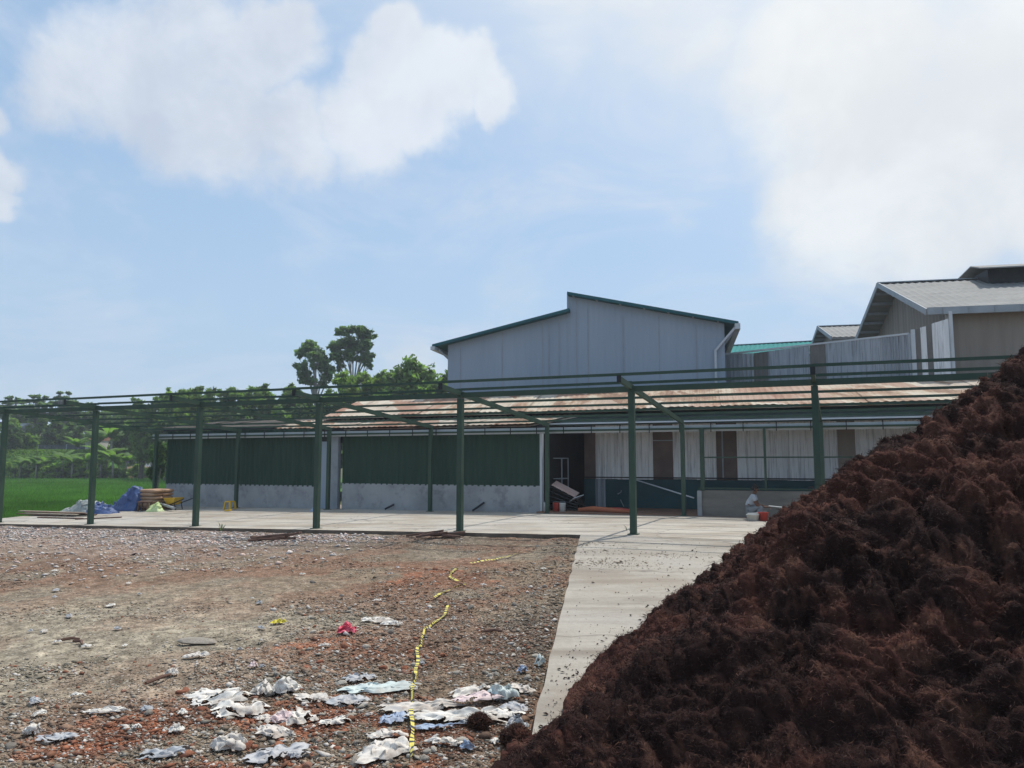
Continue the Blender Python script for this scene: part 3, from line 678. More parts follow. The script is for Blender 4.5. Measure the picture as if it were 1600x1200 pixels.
dens = .50+.9*sstep(-.05, .25, fbm(P3, .6, 3, 61))+1.1*np.exp(-d/.7)+gblob(560, 1000, 1.6, X, Y)*1.0+gblob(760, 930, 2, X, Y)*.5+sstep(-6, -2, t)*sstep(4, 12, s)*.5-gblob(300, 930, 3.5, X, Y)*.45-gblob(700, 850, 5, X, Y, .5)*.3
k = rg.uniform(0, 1.2, len(X)) < dens; dens_k = dens[k]
X, Y, Zg, P3, s, t, d, r = [q[k] for q in (X, Y, Zg, P3, s, t, d, r)]
rf = np.random.default_rng(44); sf, tf = rf.uniform(5, 25, 15000), -.55-rf.exponential(2.6, 15000); kf = (rf.uniform(0, 1, 15000) < sstep(3, 11, sf)*(.35+.9*sstep(-.1, .2, fbm(np.stack([sf, tf, sf*0], 1), .7, 3, 5)))) & (tf > -9); sf, tf = sf[kf], tf[kf]
Xf, Yf = A0[0]+DS[0]*sf+DT[0]*tf, A0[1]+DS[1]*sf+DT[1]*tf; nf = len(Xf)
n = len(X); cb = yard_col(X, Y, P3)
u = rg.uniform(0, 1, n); far = sstep(-9, -2, t)*sstep(3, 11, s)
col = cb*rg.uniform(.7, 1.3, (n, 1))
w_ = u < .10+.45*far; col[w_] = np.array([.58, .53, .48])*rg.uniform(.75, 1.15, (w_.sum(), 1))
g_ = (u > .45) & (u < .60); col[g_] = np.array([.30, .27, .225])*rg.uniform(.6, 1.4, (g_.sum(), 1))
b_ = (u > .93); col[b_] = np.array([.30, .125, .075])*rg.uniform(.7, 1.25, (b_.sum(), 1))
size = np.exp(rg.normal(math.log(.0075), .55, n))*(1+r*.05); size = np.clip(size*(.55+.5*np.clip(dens_k-.5, 0, 1.2)), .0035, .07)
X, Y, Zg = np.r_[X, Xf], np.r_[Y, Yf], np.r_[Zg, yard_base(Xf, Yf)]; size = np.r_[size, np.clip(np.exp(rf.normal(math.log(.034), .45, nf)), .012, .11)]
col = np.r_[col, np.array([.62, .56, .52])*rf.uniform(.55, 1.15, (nf, 1))*np.where(rf.random((nf, 1)) < .3, np.array([[1, .82, .76]]), 1)]
tag(mesh_np('gravel', *rocks(np.stack([X, Y, Zg+size*.15], 1), size, col, 3)[:2], M['chips'], col=np.repeat(col, 6, 0)), kind='stuff', label='small mixed gravel and brick chips strewn over the bare yard', cat='gravel')
# individual stones and bricks (a handful of hand-shaped prototypes, copied)
def rock_proto(seed, flat=.65, cubic=0.0):
    bm = bmesh.new(); bmesh.ops.create_icosphere(bm, subdivisions=2, radius=1)
    co = np.array([v.co[:] for v in bm.verts]); 
    if cubic: co = co/np.maximum(np.abs(co).max(1), 1e-6)[:, None]*cubic+co*(1-cubic)
    rs = np.random.default_rng(seed); pl = rs.normal(0, 1, (7, 3)); pl /= np.linalg.norm(pl, axis=1)[:, None]
    for q in pl:
        dd = co@q; over = np.maximum(dd-rs.uniform(.6, .85), 0); co = co-over[:, None]*q
    co = co*(1+.12*fbm(co+seed*9.1, 1.6, 3, seed)[:, None]); co[:, 2] *= flat; co[:, 1] *= rs.uniform(.65, .95)
    for v, c in zip(bm.verts, co): v.co = c
    me = bpy.data.meshes.new('stone'); bm.to_mesh(me); bm.free(); return me
SM = [rock_proto(i) for i in range(7)]; BM_ = [rock_proto(40+i, .5, .75) for i in range(5)]
for me in SM: me.materials.append(M['stone'])
for me in BM_: me.materials.append(M['brick']); me.name = 'brick_fragment'
rs = random.Random(5)
def put_rock(me, nm, x, y, size, label, cat, grp):
    o = bpy.data.objects.new(nm, me); C.objects.link(o); o.location = (x, y, yard_z(x, y)+size*.22); o.scale = (size,)*3
    o.rotation_euler = (rs.uniform(-.3, .3), rs.uniform(-.3, .3), rs.uniform(0, 6.28)); tag(o, label, cat, grp)
def clear(x, y): 
    return path_left(np.array([x]), np.array([y]))[0] < -.09 and ST(x, y)[1] < -.5
cnt = 0
clusters = [((560, 985), 60, 70), ((500, 950), 40, 30), ((640, 950), 60, 40), ((780, 945), 45, 20), ((865, 960), 18, 60), ((850, 1010), 18, 50), ((800, 1075), 40, 22), ((500, 1060), 60, 20), ((680, 1060), 80, 20), ((300, 1120), 160, 40), ((890, 870), 14, 30), ((620, 1180), 80, 20)]
for (cx, cy), sx, sy in clusters:
    for _ in range(24):
        p = at_z(rs.gauss(cx, sx), min(1198, rs.gauss(cy, sy)), -.13)
        if clear(p[0], p[1]) and cnt < 280:
            cnt += 1; put_rock(rs.choice(SM), 'stone', p[0], p[1], rs.choice((.014, .018, .024, .024, .03, .042))*rs.uniform(.8, 1.25), 'rough grey stone lying loose among the rubble of the bare yard', 'stone', 'loose grey stones in the yard rubble')
cnt = 0
for (cx, cy), sx, sy in [((520, 1165), 60, 25), ((230, 1150), 90, 30), ((420, 1185), 60, 15), ((540, 1000), 60, 30), ((620, 1045), 40, 25), ((690, 940), 90, 35), ((330, 1080), 50, 20)]:
    for _ in range(13):
        p = at_z(rs.gauss(cx, sx), min(1198, rs.gauss(cy, sy)), -.13)
        if clear(p[0], p[1]):
            put_rock(rs.choice(BM_), 'brick_fragment', p[0], p[1], rs.choice((.016, .022, .03, .036))*rs.uniform(.8, 1.3), 'broken red brick piece lying loose among the rubble of the bare yard', 'brick', 'broken red brick pieces in the yard')
# plastic sheets and rubbish
def crumple(name, px, py, w, l, amp, mat, label, cat, rz=0, lump=0, group=None, seed=None, zoff=.02):
    if 'sheet' in name: w, l = w*1.55, l*2.1
    sd = seed if seed is not None else int(px*3+py); p = at_z(px, py, -.12); zc = yard_z(p[0], p[1])
    n = 34; u, v = np.meshgrid(np.linspace(-1, 1, n), np.linspace(-1, 1, n), indexing='ij'); u = u.ravel(); v = v.ravel()
    q = np.stack([u*1.5, v*1.5, u*0+sd*.37], 1); ang = np.arctan2(v, u)
    lim = .80+.32*fbm(np.stack([np.cos(ang)*1.3, np.sin(ang)*1.3, ang*0+sd*.71], 1), 1.3, 3, sd)
    mx = np.maximum(np.abs(u), np.abs(v)); rad = np.hypot(u, v); sc = np.where(rad > 1e-6, mx/np.maximum(rad, 1e-6), 1)
    rr_ = np.minimum(1, lim)*np.where(mx > 0, 1, 1)
    x = u*sc**.6*rr_*w/2; y = v*sc**.6*rr_*l/2
    fold = (np.abs(fbm(q+7, 1.1, 2, sd+3))*1.5+np.abs(vn((q+3)*np.array([2.6, 1.1, 1]), sd+4))*.5+np.abs(vn((q+5)*3.3, sd+5))*.35+np.abs(vn((q+9)*7., sd+6))*.13)*amp*.95
    h = fold+lump*.5*np.clip(1-rad*rad, 0, 1)*(1+.45*fbm(q, 1.6, 2, sd+8)); h = h*(1-.75*np.clip(mx, 0, 1)**6)
    x = x+fbm(q, 2, 2, sd+11)*amp*.8; y = y+fbm(q, 2, 2, sd+12)*amp*.8
    ca, sa = math.cos(rz), math.sin(rz); X = x*ca-y*sa; Y = x*sa+y*ca
    Zb = yard_base(X+p[0], Y+p[1])-zc
    gf = grid_faces(n, n); tear = fbm(q+31, 1.7, 3, sd+21)+.35*fbm(q, 6, 2, sd+22); fm = mx[gf].mean(1)
    gf = gf[tear[gf].mean(1) < (.42-.42*fm**3 if not lump else .5-.3*fm**6)]
    if len(gf) < 200: gf = grid_faces(n, n)
    us_ = np.unique(gf); mp2 = np.zeros(n*n, dtype=np.int64); mp2[us_] = np.arange(len(us_)); gf = mp2[gf]; X, Y, Zb, h = X[us_], Y[us_], Zb[us_], h[us_]
    o = mesh_np(name, np.stack([X+p[0], Y+p[1], Zb*.8+h+zoff+zc], 1), gf, mat, smooth=True, loc=(p[0], p[1], zc))
    return tag(o, label, cat, group)
cr = crumple
cr('plastic_strip', 165, 1112, .42, .10, .03, M['pwhite'], 'long thin white plastic strip lying on pale gravel', 'plastic', .25)
cr('plastic_bag', 356, 1172, .24, .20, .05, M['pwhite'], 'lumpy white plastic bag near red brick dust with tail to one side', 'bag', .2, .07)
cr('plastic_sheet', 345, 1096, .40, .18, .045, M['pwhite'], 'spread white torn sheet at the edge of a patch of red soil', 'plastic', .1)
cr('plastic_bag', 410, 1086, .17, .20, .05, M['pwhite'], 'upright crumpled cream bag between white torn sheets', 'bag', .4, .09)
cr('plastic_bag', 447, 1084, .28, .20, .06, M['pwhite'], 'large folded white bag with creased corners beside grey stones', 'bag', -.3, .08)
cr('plastic_sheet', 372, 1115, .30, .16, .05, M['pwhite'], 'ragged white sheet trailing below two crumpled white bags', 'plastic', .5)
cr('plastic_bag', 437, 1130, .20, .12, .04, M['ppale'], 'pinkish crumpled plastic bag on red brick dust', 'bag', 0, .04)
cr('plastic_sheet', 462, 1122, .20, .18, .045, M['pwhite'], 'white lacy torn plastic next to a pinkish bag', 'plastic', .6)
cr('plastic_sheet', 428, 1148, .14, .16, .04, M['pwhite'], 'small shredded white plastic below the pinkish bag', 'plastic', .9)
cr('plastic_sheet', 590, 1077, .48, .15, .04, M['pteal'], 'long pale greenish plastic sheet with dirty folds beside the tape', 'plastic', .12)
cr('plastic_sheet', 560, 1060, .26, .12, .035, M['pgrey'], 'grey dusty plastic fragment above the long greenish sheet', 'plastic', -.1)
cr('plastic_sheet', 650, 1110, .50, .14, .04, M['pwhite'], 'wide white plastic sheet crossed by the striped tape', 'plastic', .06)
cr('plastic_sheet', 712, 1128, .56, .16, .05, M['pwhite'], 'largest creased white sheet with dark fold lines beside the striped tape', 'plastic', -.12)
cr('plastic_sheet', 748, 1104, .30, .10, .04, M['ppale'], 'narrow pinkish sheet edge lying across the largest white sheet', 'plastic', .25, zoff=.04)
cr('plastic_sheet', 685, 1146, .30, .07, .02, M['pblue'], 'flat light blue plastic strip under the largest white sheet', 'plastic', .1)
cr('plastic_sheet', 615, 1128, .16, .10, .03, M['pblue'], 'small blue plastic scrap half under the wide white sheet', 'plastic', .1)
cr('plastic_bag', 782, 1100, .32, .20, .06, M['pteal'], 'twisted greenish white sack lying at the path edge', 'bag', .35, .08)
cr('plastic_sheet', 802, 1114, .16, .12, .03, M['pgrey'], 'flat grey plastic piece below the twisted greenish sack', 'plastic', .5)
cr('plastic_bag', 806, 1142, .13, .22, .05, M['pgrey'], 'grey crumpled bag against the lower end of the path edge', 'bag', -.5, .06)
cr('plastic_bag', 843, 1042, .10, .20, .05, M['pteal'], 'pale teal bag wedged upright by the path edge', 'bag', .1, .08)
cr('plastic_scrap', 817, 1052, .10, .12, .04, M['pblue'], 'pale blue plastic scrap among stones by the path edge', 'plastic', .1, .03)
cr('plastic_bag', 543, 986, .24, .20, .06, M['ppink'], 'bright pink crumpled bag on the grey stones', 'bag', .2, .07)
cr('plastic_wrapper', 434, 969, .22, .10, .03, M['pyellow'], 'yellow wrapper lying on the rubble with white end', 'wrapper', .3, .02)
cr('plastic_sheet', 338, 1085, .34, .12, .03, M['pwhite'], 'flattened white sheet topmost in the spread of white plastic beside the red soil', 'plastic', .2)
cr('plastic_sheet', 490, 1095, .26, .10, .03, M['pwhite'], 'thin white sheet between the large folded bag and the grey fragment', 'plastic', -.2)
cr('plastic_sheet', 545, 1098, .24, .10, .03, M['pgrey'], 'dusty grey sheet half buried to one side of the wide white sheet', 'plastic', .3)
cr('plastic_sheet', 770, 1126, .36, .12, .04, M['pwhite'], 'white ribbed sheet running from the largest sheet towards the path edge', 'plastic', .3)
cr('plastic_sheet', 735, 1086, .30, .10, .03, M['pwhite'], 'white torn sheet above the pinkish sheet edge', 'plastic', .5)
cr('plastic_sheet', 815, 1085, .16, .12, .04, M['pwhite'], 'small white sheet among stones next to the twisted greenish sack', 'plastic', .9)
cr('plastic_sheet', 520, 1130, .20, .09, .03, M['pwhite'], 'white scrap sheet on bright red brick dust', 'plastic', .4)
cr('plastic_sheet', 590, 968, .34, .12, .03, M['pwhite'], 'white flat sheet lying among grey stones above the pink bag', 'plastic', .1)
cr('plastic_sheet', 615, 975, .22, .09, .03, M['pwhite'], 'pale sheet lying between the pink bag and the tape', 'plastic', -.2)
cr('plastic_sheet', 602, 1157, .22, .08, .03, M['pwhite'], 'white plastic strip just beside the tape on brown soil', 'plastic', .1)
cr('plastic_sheet', 606, 1182, .30, .16, .05, M['pwhite'], 'folded white plastic sheet at the near end of the tape', 'plastic', .3, .04)
cr('plastic_sheet', 693, 1175, .20, .06, .03, M['pwhite'], 'small white plastic strip on dark soil near the brown fibre clod', 'plastic', -.1)
cr('plastic_sheet', 435, 1182, .34, .12, .04, M['pgrey'], 'greyish long plastic strip beside bright red brick dust', 'plastic', .45)
cr('plastic_scrap', 118, 1086, .12, .07, .02, M['pwhite'], 'square white scrap alone on pale gravel', 'plastic', .1)
cr('plastic_bag', 50, 1148, .13, .12, .04, M['pwhite'], 'small round white bag on reddish soil', 'bag', .1, .06)
cr('plastic_scrap', 275, 1148, .10, .08, .03, M['pwhite'], 'small heart shaped white scrap on the brown soil', 'plastic', .1, .02)
cr('plastic_scrap', 305, 1026, .32, .14, .03, M['pwhite'], 'white plastic scrap with ragged border on grey gravel', 'plastic', .1, .02)
cr('plastic_scrap', 268, 1050, .12, .10, .03, M['pwhite'], 'tiny white upright scrap at the end of a thin stick', 'plastic', .1, .04)
cr('plastic_scrap', 395, 1040, .10, .12, .03, M['ppale'], 'tilted pale pink scrap beside red soil', 'plastic', .1, .03)
cr('plastic_sheet', 90, 1156, .22, .07, .02, M['pgrey'], 'dusty flat strip next to the small round white bag', 'plastic', .1)
cr('plastic_sheet', 258, 1182, .26, .09, .03, M['pgrey'], 'crinkled grey white plastic at the bottom among red bricks', 'plastic', .1)
cr('plastic_bag', 730, 1182, .10, .09, .03, M['pblue'], 'small blue bag on soil close to the brown pile', 'bag', .1, .04)
for i in range(46):
    px, py = rs.uniform(20, 860), rs.choice((rs.uniform(860, 960), rs.uniform(960, 1190))); p = at_z(px, py, -.12)
    if clear(p[0], p[1]):
        w_ = rs.uniform(.05, .13)*(1+.02*p[1]); cr('plastic_scrap', px, py, w_, w_*rs.uniform(.5, .9), .02, M[rs.choice(('pwhite', 'pwhite', 'pgrey'))], 'small dirty pale plastic scrap trodden into the bare yard', 'plastic', rs.uniform(0, 3), .01, 'pale plastic scraps in the yard', seed=i+900)
p = at_z(308, 996, -.1); o = bpy.data.objects.new('concrete_chunk', SM[2]); C.objects.link(o); o.location = (p[0], p[1], yard_z(p[0], p[1])+.03); o.scale = (.20, .13, .055); o.rotation_euler = (.05, .08, .1)
tag(o, 'flat grey slab fragment lying on open gravel', 'concrete chunk')
for px, py, w_, lab in ((430, 838, 1.2, 'dark broken timber lump near the slab edge beside the second visible post'), (690, 838, 1.1, 'dark debris lump by the slab edge in front of the tall middle post')):
    p = at_z(px, py, -.15); z = yard_z(p[0], p[1]); m = MB()
    for k in range(7):
        a = rs.uniform(-.35, .35); x = p[0]+rs.uniform(-.4, .4)*w_; y = p[1]+rs.uniform(-.15, .15); l = rs.uniform(.2, .5)
        m.bar((x-l*math.cos(a), y-l*math.sin(a), z+.03+rs.uniform(0, .08)), (x+l*math.cos(a), y+l*math.sin(a), z+.05+rs.uniform(0, .16)), .08, .05)
    tag(m.build('timber_heap', M['darkwood'], loc=(p[0], p[1], z), bevel=.01), lab, 'debris')
for px0, py0, px1, py1, lab in ((115, 986+10, 128, 1001, 'short dark stick on the open gravel'), (228, 1066, 266, 1052, 'thin straight stick ending at a white scrap'), (88, 997, 125, 993, 'pale stick lying flat on reddish gravel'), (752, 990, 785, 990, 'dark weathered stick lying flat on bare brown soil')):
    a = at_z(px0, py0, -.12); b = at_z(px1, py1, -.12); m = MB(); a[2] = yard_z(a[0], a[1])+.03; b[2] = yard_z(b[0], b[1])+.03
    m.tube([a, (a+b)/2+np.array([.02, .03, .01]), b], [.014, .016, .010], 6); tag(m.build('stick', M['darkwood'], loc=tuple(a)), lab, 'stick')
# striped tape
k = NM('striped_tape', .45, .4); k.out(k.attr()); M['tape'] = k.m
def tape(pxs, w, label, seed, lift=.03):
    P = []
    for a, b in zip(pxs[:-1], pxs[1:]):
        A_, B_ = at_z(*a, -.12), at_z(*b, -.12); n = max(2, int(np.linalg.norm(B_-A_)/.035))
        for i in range(n): P.append(A_+(B_-A_)*i/n)
    P.append(at_z(*pxs[-1], -.12)); P = np.array(P); P[:, 2] = yard_base(P[:, 0], P[:, 1]); n = len(P)
    q = np.stack([np.arange(n)*.09, np.zeros(n)+seed, np.zeros(n)], 1)
    P[:, 0] += .02*vn(q*1.3, 3); P[:, 2] += lift+.025*np.abs(vn(q*1.1, 5))
    tw = 1.0*vn(q*.9, 7)*1.6; V = []; Cc = []; Fc = []; dist = 0
    Y_, K_ = (.70, .60, .12), (.035, .033, .03)
    for i in range(n-1):
        d_ = P[i+1]-P[i]; L = np.linalg.norm(d_); d_ = d_/max(L, 1e-6); pr = np.cross(d_, UP); pr /= np.linalg.norm(pr)+1e-9
        o0 = (pr*math.cos(tw[i])+UP*math.sin(tw[i])*.6)*w/2; o1 = (pr*math.cos(tw[i+1])+UP*math.sin(tw[i+1])*.6)*w/2
        dist += L; c_ = Y_ if (dist/.085) % 1 < .58 else K_
        b0 = len(V); V += [P[i]-o0, P[i]+o0, P[i+1]+o1, P[i+1]-o1]; Cc += [c_]*4; Fc.append((b0, b0+1, b0+2, b0+3))
    V = np.array(V); V[:, 2] = np.maximum(V[:, 2], yard_base(V[:, 0], V[:, 1])+.006)
    tag(mesh_np('warning_tape', V, np.array(Fc), M['tape'], col=np.array(Cc), loc=tuple(P[0])), label, 'tape')
tape([(641, 1199), (646, 1150), (643, 1110), (647, 1060), (655, 1012), (666, 985), (680, 972), (695, 962), (701, 950)], .032, 'yellow and black striped tape running away over white plastic sheets', 1)
tape([(678, 934), (692, 926), (712, 919), (727, 913), (716, 906), (703, 901), (706, 894), (714, 886)], .04, 'zigzag length of yellow and black tape on reddish soil', 2)
tape([(736, 876), (765, 873), (790, 869), (812, 862), (836, 861)], .05, 'straight short length of yellow tape nearing the slab', 3)

# ================================================================== COIR PILE
FY = np.array([1.0, 2.0, 4.3, 5.1, 6.0, 7.0, 8.8, 11.5, 16.0, 20.0]); FX = np.array([-.7, -.5, -.22, .30, .50, .90, 2.0, 3.28, 7.1, 9.9])
def smin(a, b, k):
    h = np.clip(.5+.5*(b-a)/k, 0, 1); return b+(a-b)*h-k*h*(1-h)
def pile_h(X, Y):
    u = (X-np.interp(Y, FY, FX))*.92; wf = .50*(X+.13)+.866*(Y-4.3)
    p = np.stack([X, Y, X*0], 1)
    h = smin(smin((.745-.012*np.clip(Y-8, 0, 8))*u, .62*(wf+.05), .25), 3.0+.35*fbm(p, .4, 2, 71), .5)
    return smin(h, .75*(16.6-Y), .6)
na, nr = 980, 820
aa = np.radians(np.linspace(-8, 72, na)); rr = np.exp(np.linspace(math.log(2.1), math.log(25), nr))
AA, RR = np.meshgrid(aa, rr, indexing='ij'); X = (RR*np.sin(AA)).ravel(); Y = (RR*np.cos(AA)).ravel()
H = pile_h(X, Y); P3 = np.stack([X, Y, H], 1)
G = P3.reshape(na, nr, 3); du = np.gradient(G, axis=0); dv = np.gradient(G, axis=1); N = np.cross(dv, du); N /= np.linalg.norm(N, axis=2)[:, :, None]+1e-9
N = N.reshape(-1, 3); N *= np.sign(N[:, 2:3]+1e-9)
wq = P3+.25*np.stack([fbm(P3, .8, 3, 81), fbm(P3, .8, 3, 82), fbm(P3, .8, 3, 83)], 1)+.07*np.stack([fbm(P3, 4, 2, 84), fbm(P3, 4, 2, 85), fbm(P3, 4, 2, 86)], 1)
def bil(sc, sd): return (1-(1-np.minimum(1, np.abs(vn(wq*sc+sd*3.1, sd))*1.45))**2)*.62
D = .13*(bil(.8, 90)-.3)+.15*(bil(2.3, 91)-.3)+.19*(bil(4.4, 92)-.3)+.13*(bil(8.5, 93)-.3)+.065*(bil(17, 94)-.3)+.03*bil(36, 98)
W3 = np.stack([fbm(wq, 2.2, 3, 95), fbm(wq, 2.2, 3, 96), fbm(wq, 2.2, 3, 97)], 1)
ft = np.clip(H/.5, 0, 1); on = H > -.02
PV = P3+N*((D-.02)*(.38+.62*np.clip(H/.8, 0, 1)))[:, None]+W3*(.10*ft)[:, None]
PV[:, 2] = np.where(H > 0, PV[:, 2], -.05+np.minimum(H, 0)*.6-.02)
cN, cM, cF = fbm(P3, .7, 3, 101), fbm(P3, 3, 4, 102), fbm(P3, 14, 3, 103)
def pile_col(cN, cM, cF, n):
    c = np.tile(np.array([.034, .0175, .0145]), (n, 1)); f = sstep(-.15, .3, cM+.5*cN)[:, None]
    c = c*(1-f)+np.array([.084, .036, .026])*f; f = sstep(.12, .4, cF+.4*cM)[:, None]*.6; c = c*np.array([.97, .93, .97])
    return (c*(1-f)+np.array([.13, .063, .043])*f)
pc = pile_col(cN, cM, cF, len(X))
F = grid_faces(na, nr); keep = (H[F] > -.25).any(1); F = F[keep][:, ::-1]
us = np.unique(F); rm = np.zeros(len(X), dtype=np.int64); rm[us] = np.arange(len(us))
pile = thing('coir_pile', 'huge heap of dark brown shredded coir fibre dumped on the concrete path', 'fibre pile', (5, 8, 0))
mesh_np('fibre_mass', PV[us], rm[F], M['coir'], pile, col=pc[us], smooth=True)
# loose strands standing off the surface, one part
rg = np.random.default_rng(77)
idx = np.flatnonzero((H > .04) & (AA.ravel() < R(44)) & (AA.ravel() > R(-4)))
def strands(base, nrm, colr, lenf, wid, seed):
    rg = np.random.default_rng(seed); n = len(base)
    t = rg.normal(0, 1, (n, 3)); t -= (t*nrm).sum(1)[:, None]*nrm; t /= np.linalg.norm(t, axis=1)[:, None]
    d0 = t*.9+nrm*rg.uniform(.05, .9, (n, 1)); d0 /= np.linalg.norm(d0, axis=1)[:, None]
    bend = rg.normal(0, 1.3, (n, 3)); bend[:, 2] -= .25
    p0 = base-nrm*.01; L = lenf[:, None]
    p1 = p0+d0*L*.5; d1 = d0+bend*.6; d1 /= np.linalg.norm(d1, axis=1)[:, None]; p2 = p1+d1*L*.5
    s_ = np.cross(d0, rg.normal(0, 1, (n, 3))); s_ /= np.linalg.norm(s_, axis=1)[:, None]; s_ = s_*wid[:, None]/2
    V = np.stack([p0-s_, p0+s_, p1-s_*.9, p1+s_*.9, p2-s_*.3, p2+s_*.3], 1).reshape(-1, 3)
    b = np.arange(n)*6; Fq = np.concatenate([np.stack([b, b+1, b+3, b+2], 1), np.stack([b+2, b+3, b+5, b+4], 1)])
    return V, Fq, np.repeat(colr, 6, 0)
NS = 330000
pk = rg.choice(idx, NS); rad = np.hypot(X[pk], Y[pk])
base = PV[pk]+rg.normal(0, .01, (NS, 3))
cl = pc[pk]*rg.uniform(.7, 1.8, (NS, 1)); hot = rg.uniform(0, 1, NS) < .03; cl[hot] = np.array([.16, .080, .050])*rg.uniform(.7, 1.3, (hot.sum(), 1))
V, Fq, cc = strands(base, N[pk], cl, rg.uniform(.018, .055, NS)*(.6+rad*.07), .0012+.00042*rad*rg.uniform(.6, 1.4, NS), 5)
o = mesh_np('fibre_strands', V, Fq, M['fibre'], pile, col=cc); o['kind'] = 'stuff'
# crumbs dropped on the path by the toe of the heap
X2, Y2, rg2 = [], [], np.random.default_rng(9)
yy = rg2.uniform(3.4, 15, 9000); off = -np.abs(rg2.exponential(.28, 9000)); xx = np.interp(yy, FY, FX)+off+.05
kk = (path_left(xx, yy) > .03) & (ST(xx, yy)[1] < -.5); xx, yy = xx[kk][:900], yy[kk][:900]
xs_, ys_ = rg2.uniform(-.2, 4, 700), rg2.uniform(4.5, 17, 700); kk = (path_left(xs_, ys_) > .05) & (xs_ < np.interp(ys_, FY, FX)); xx = np.r_[xx, xs_[kk]]; yy = np.r_[yy, ys_[kk]]
szc = np.clip(np.exp(rg2.normal(math.log(.008), .6, len(xx))), .003, .04)
V, F, cc = rocks(np.stack([xx, yy, szc*.3], 1), szc, np.tile(np.array([.035, .018, .013]), (len(xx), 1))*rg2.uniform(.7, 1.8, (len(xx), 1)), 12)
tag(mesh_np('coir_crumbs', V, F, M['chips'], col=np.repeat(np.tile(np.array([.035, .018, .013]), (len(xx), 1)), 6, 0)), 'dark coir crumbs scattered on the concrete along the toe of the heap', 'crumbs', kind='stuff')
rg3 = np.random.default_rng(19); ctr = np.array([at_z(*q, 0) for q in ((930, 862), (965, 876), (1000, 884), (925, 880), (915, 850), (1060, 868))]); ci = rg3.integers(0, len(ctr), 2600)
xs3, ys3 = ctr[ci, 0]+rg3.normal(0, .35, 2600), ctr[ci, 1]+rg3.normal(0, .28, 2600); kk = (path_left(xs3, ys3) > .02) & (ST(xs3, ys3)[1] < 3); xs3, ys3 = xs3[kk][:900], ys3[kk][:900]; sz3 = np.clip(np.exp(rg3.normal(math.log(.011), .6, len(xs3))), .005, .06)
V, F, cc = rocks(np.stack([xs3, ys3, sz3*.1], 1), sz3, np.tile(np.array([.27, .21, .155]), (len(xs3), 1))*rg3.uniform(.6, 1.4, (len(xs3), 1)), 15, .22)
tag(mesh_np('soil_crumbs', V, F, M['chips'], col=cc), 'brown soil crumbs trodden onto the start of the concrete path', 'soil', kind='stuff')
for (wx, wy, wn), lab in zip(((346, 829, 12), (982, 833, 6)), ('tallest thin weed at the muddy slab edge beside the third visible post', 'tiny dry weed at the foot of the post on the concrete path', 'tiny weed at the slab edge beside the tall middle post', 'small weed by the dark timber at the slab edge')):
    pw = at_z(wx, wy, -.08); rw = random.Random(wx); m = MB()
    for i in range(wn):
        a = rw.uniform(0, 6.28); h = rw.uniform(.08, .26); d_ = np.array([math.cos(a), math.sin(a), 0]); b_ = pw+d_*.03; sd_ = np.array([-d_[1], d_[0], 0])*.012
        m.add([b_-sd_, b_+sd_, b_+d_*h*.3+UP*h*.7+sd_, b_+d_*h*.3+UP*h*.7-sd_, b_+d_*h*.7+UP*h], [(0, 1, 2, 3), (3, 2, 4)])
    tag(m.build('weed', M['weed'], loc=tuple(pw)), lab, 'weed')
def clod(px, py, r, label, zb=None):
    p = at_z(px, py, -.1); z = yard_z(p[0], p[1]) if zb is None else zb
    bm = bmesh.new(); bmesh.ops.create_icosphere(bm, subdivisions=5, radius=1); co = np.array([v.co[:] for v in bm.verts]); bm.free
    fac = [tuple(v.index for v in f.verts) for f in bm.faces]; nn = co.copy()
    co = co*(.75+.5*np.abs(fbm(co+px, 1.6, 4, 5))[:, None]+.12*fbm(co, 6, 3, 6)[:, None])*r; co[:, 2] *= .75
    B = co+np.array([p[0], p[1], z+r*.45]); t = thing('coir_clod', label, 'fibre clod', (p[0], p[1], z))
    mesh_np('fibre_mass', B, np.array(fac), M['coir'], t, col=pile_col(fbm(B, 3, 3, 1), fbm(B, 9, 3, 2), fbm(B, 30, 2, 3), len(B)), smooth=True)
    pk = np.random.default_rng(3).integers(0, len(B), 2500); rg = np.random.default_rng(4)
    V, Fq, cc = strands(B[pk], nn[pk], np.tile(np.array([.06, .03, .02]), (2500, 1))*rg.uniform(.6, 1.8, (2500, 1)), rg.uniform(.02, .05, 2500), np.full(2500, .0035), 8)
    mesh_np('fibre_strands', V, Fq, M['fibre'], t, col=cc)['kind'] = 'stuff'
clod(748, 1139, .085, 'dark brown fibre clod lying by itself on white plastic beside the tape')
clod(807, 1166, .12, 'round brown fibre clod at the foot of the path edge against the heap')

# ================================================================== THINGS ON THE SLAB
def onslab_thing(name, label, cat, px, py, group=None): return thing(name, label, cat, tuple(on_slab(px, py)), group)
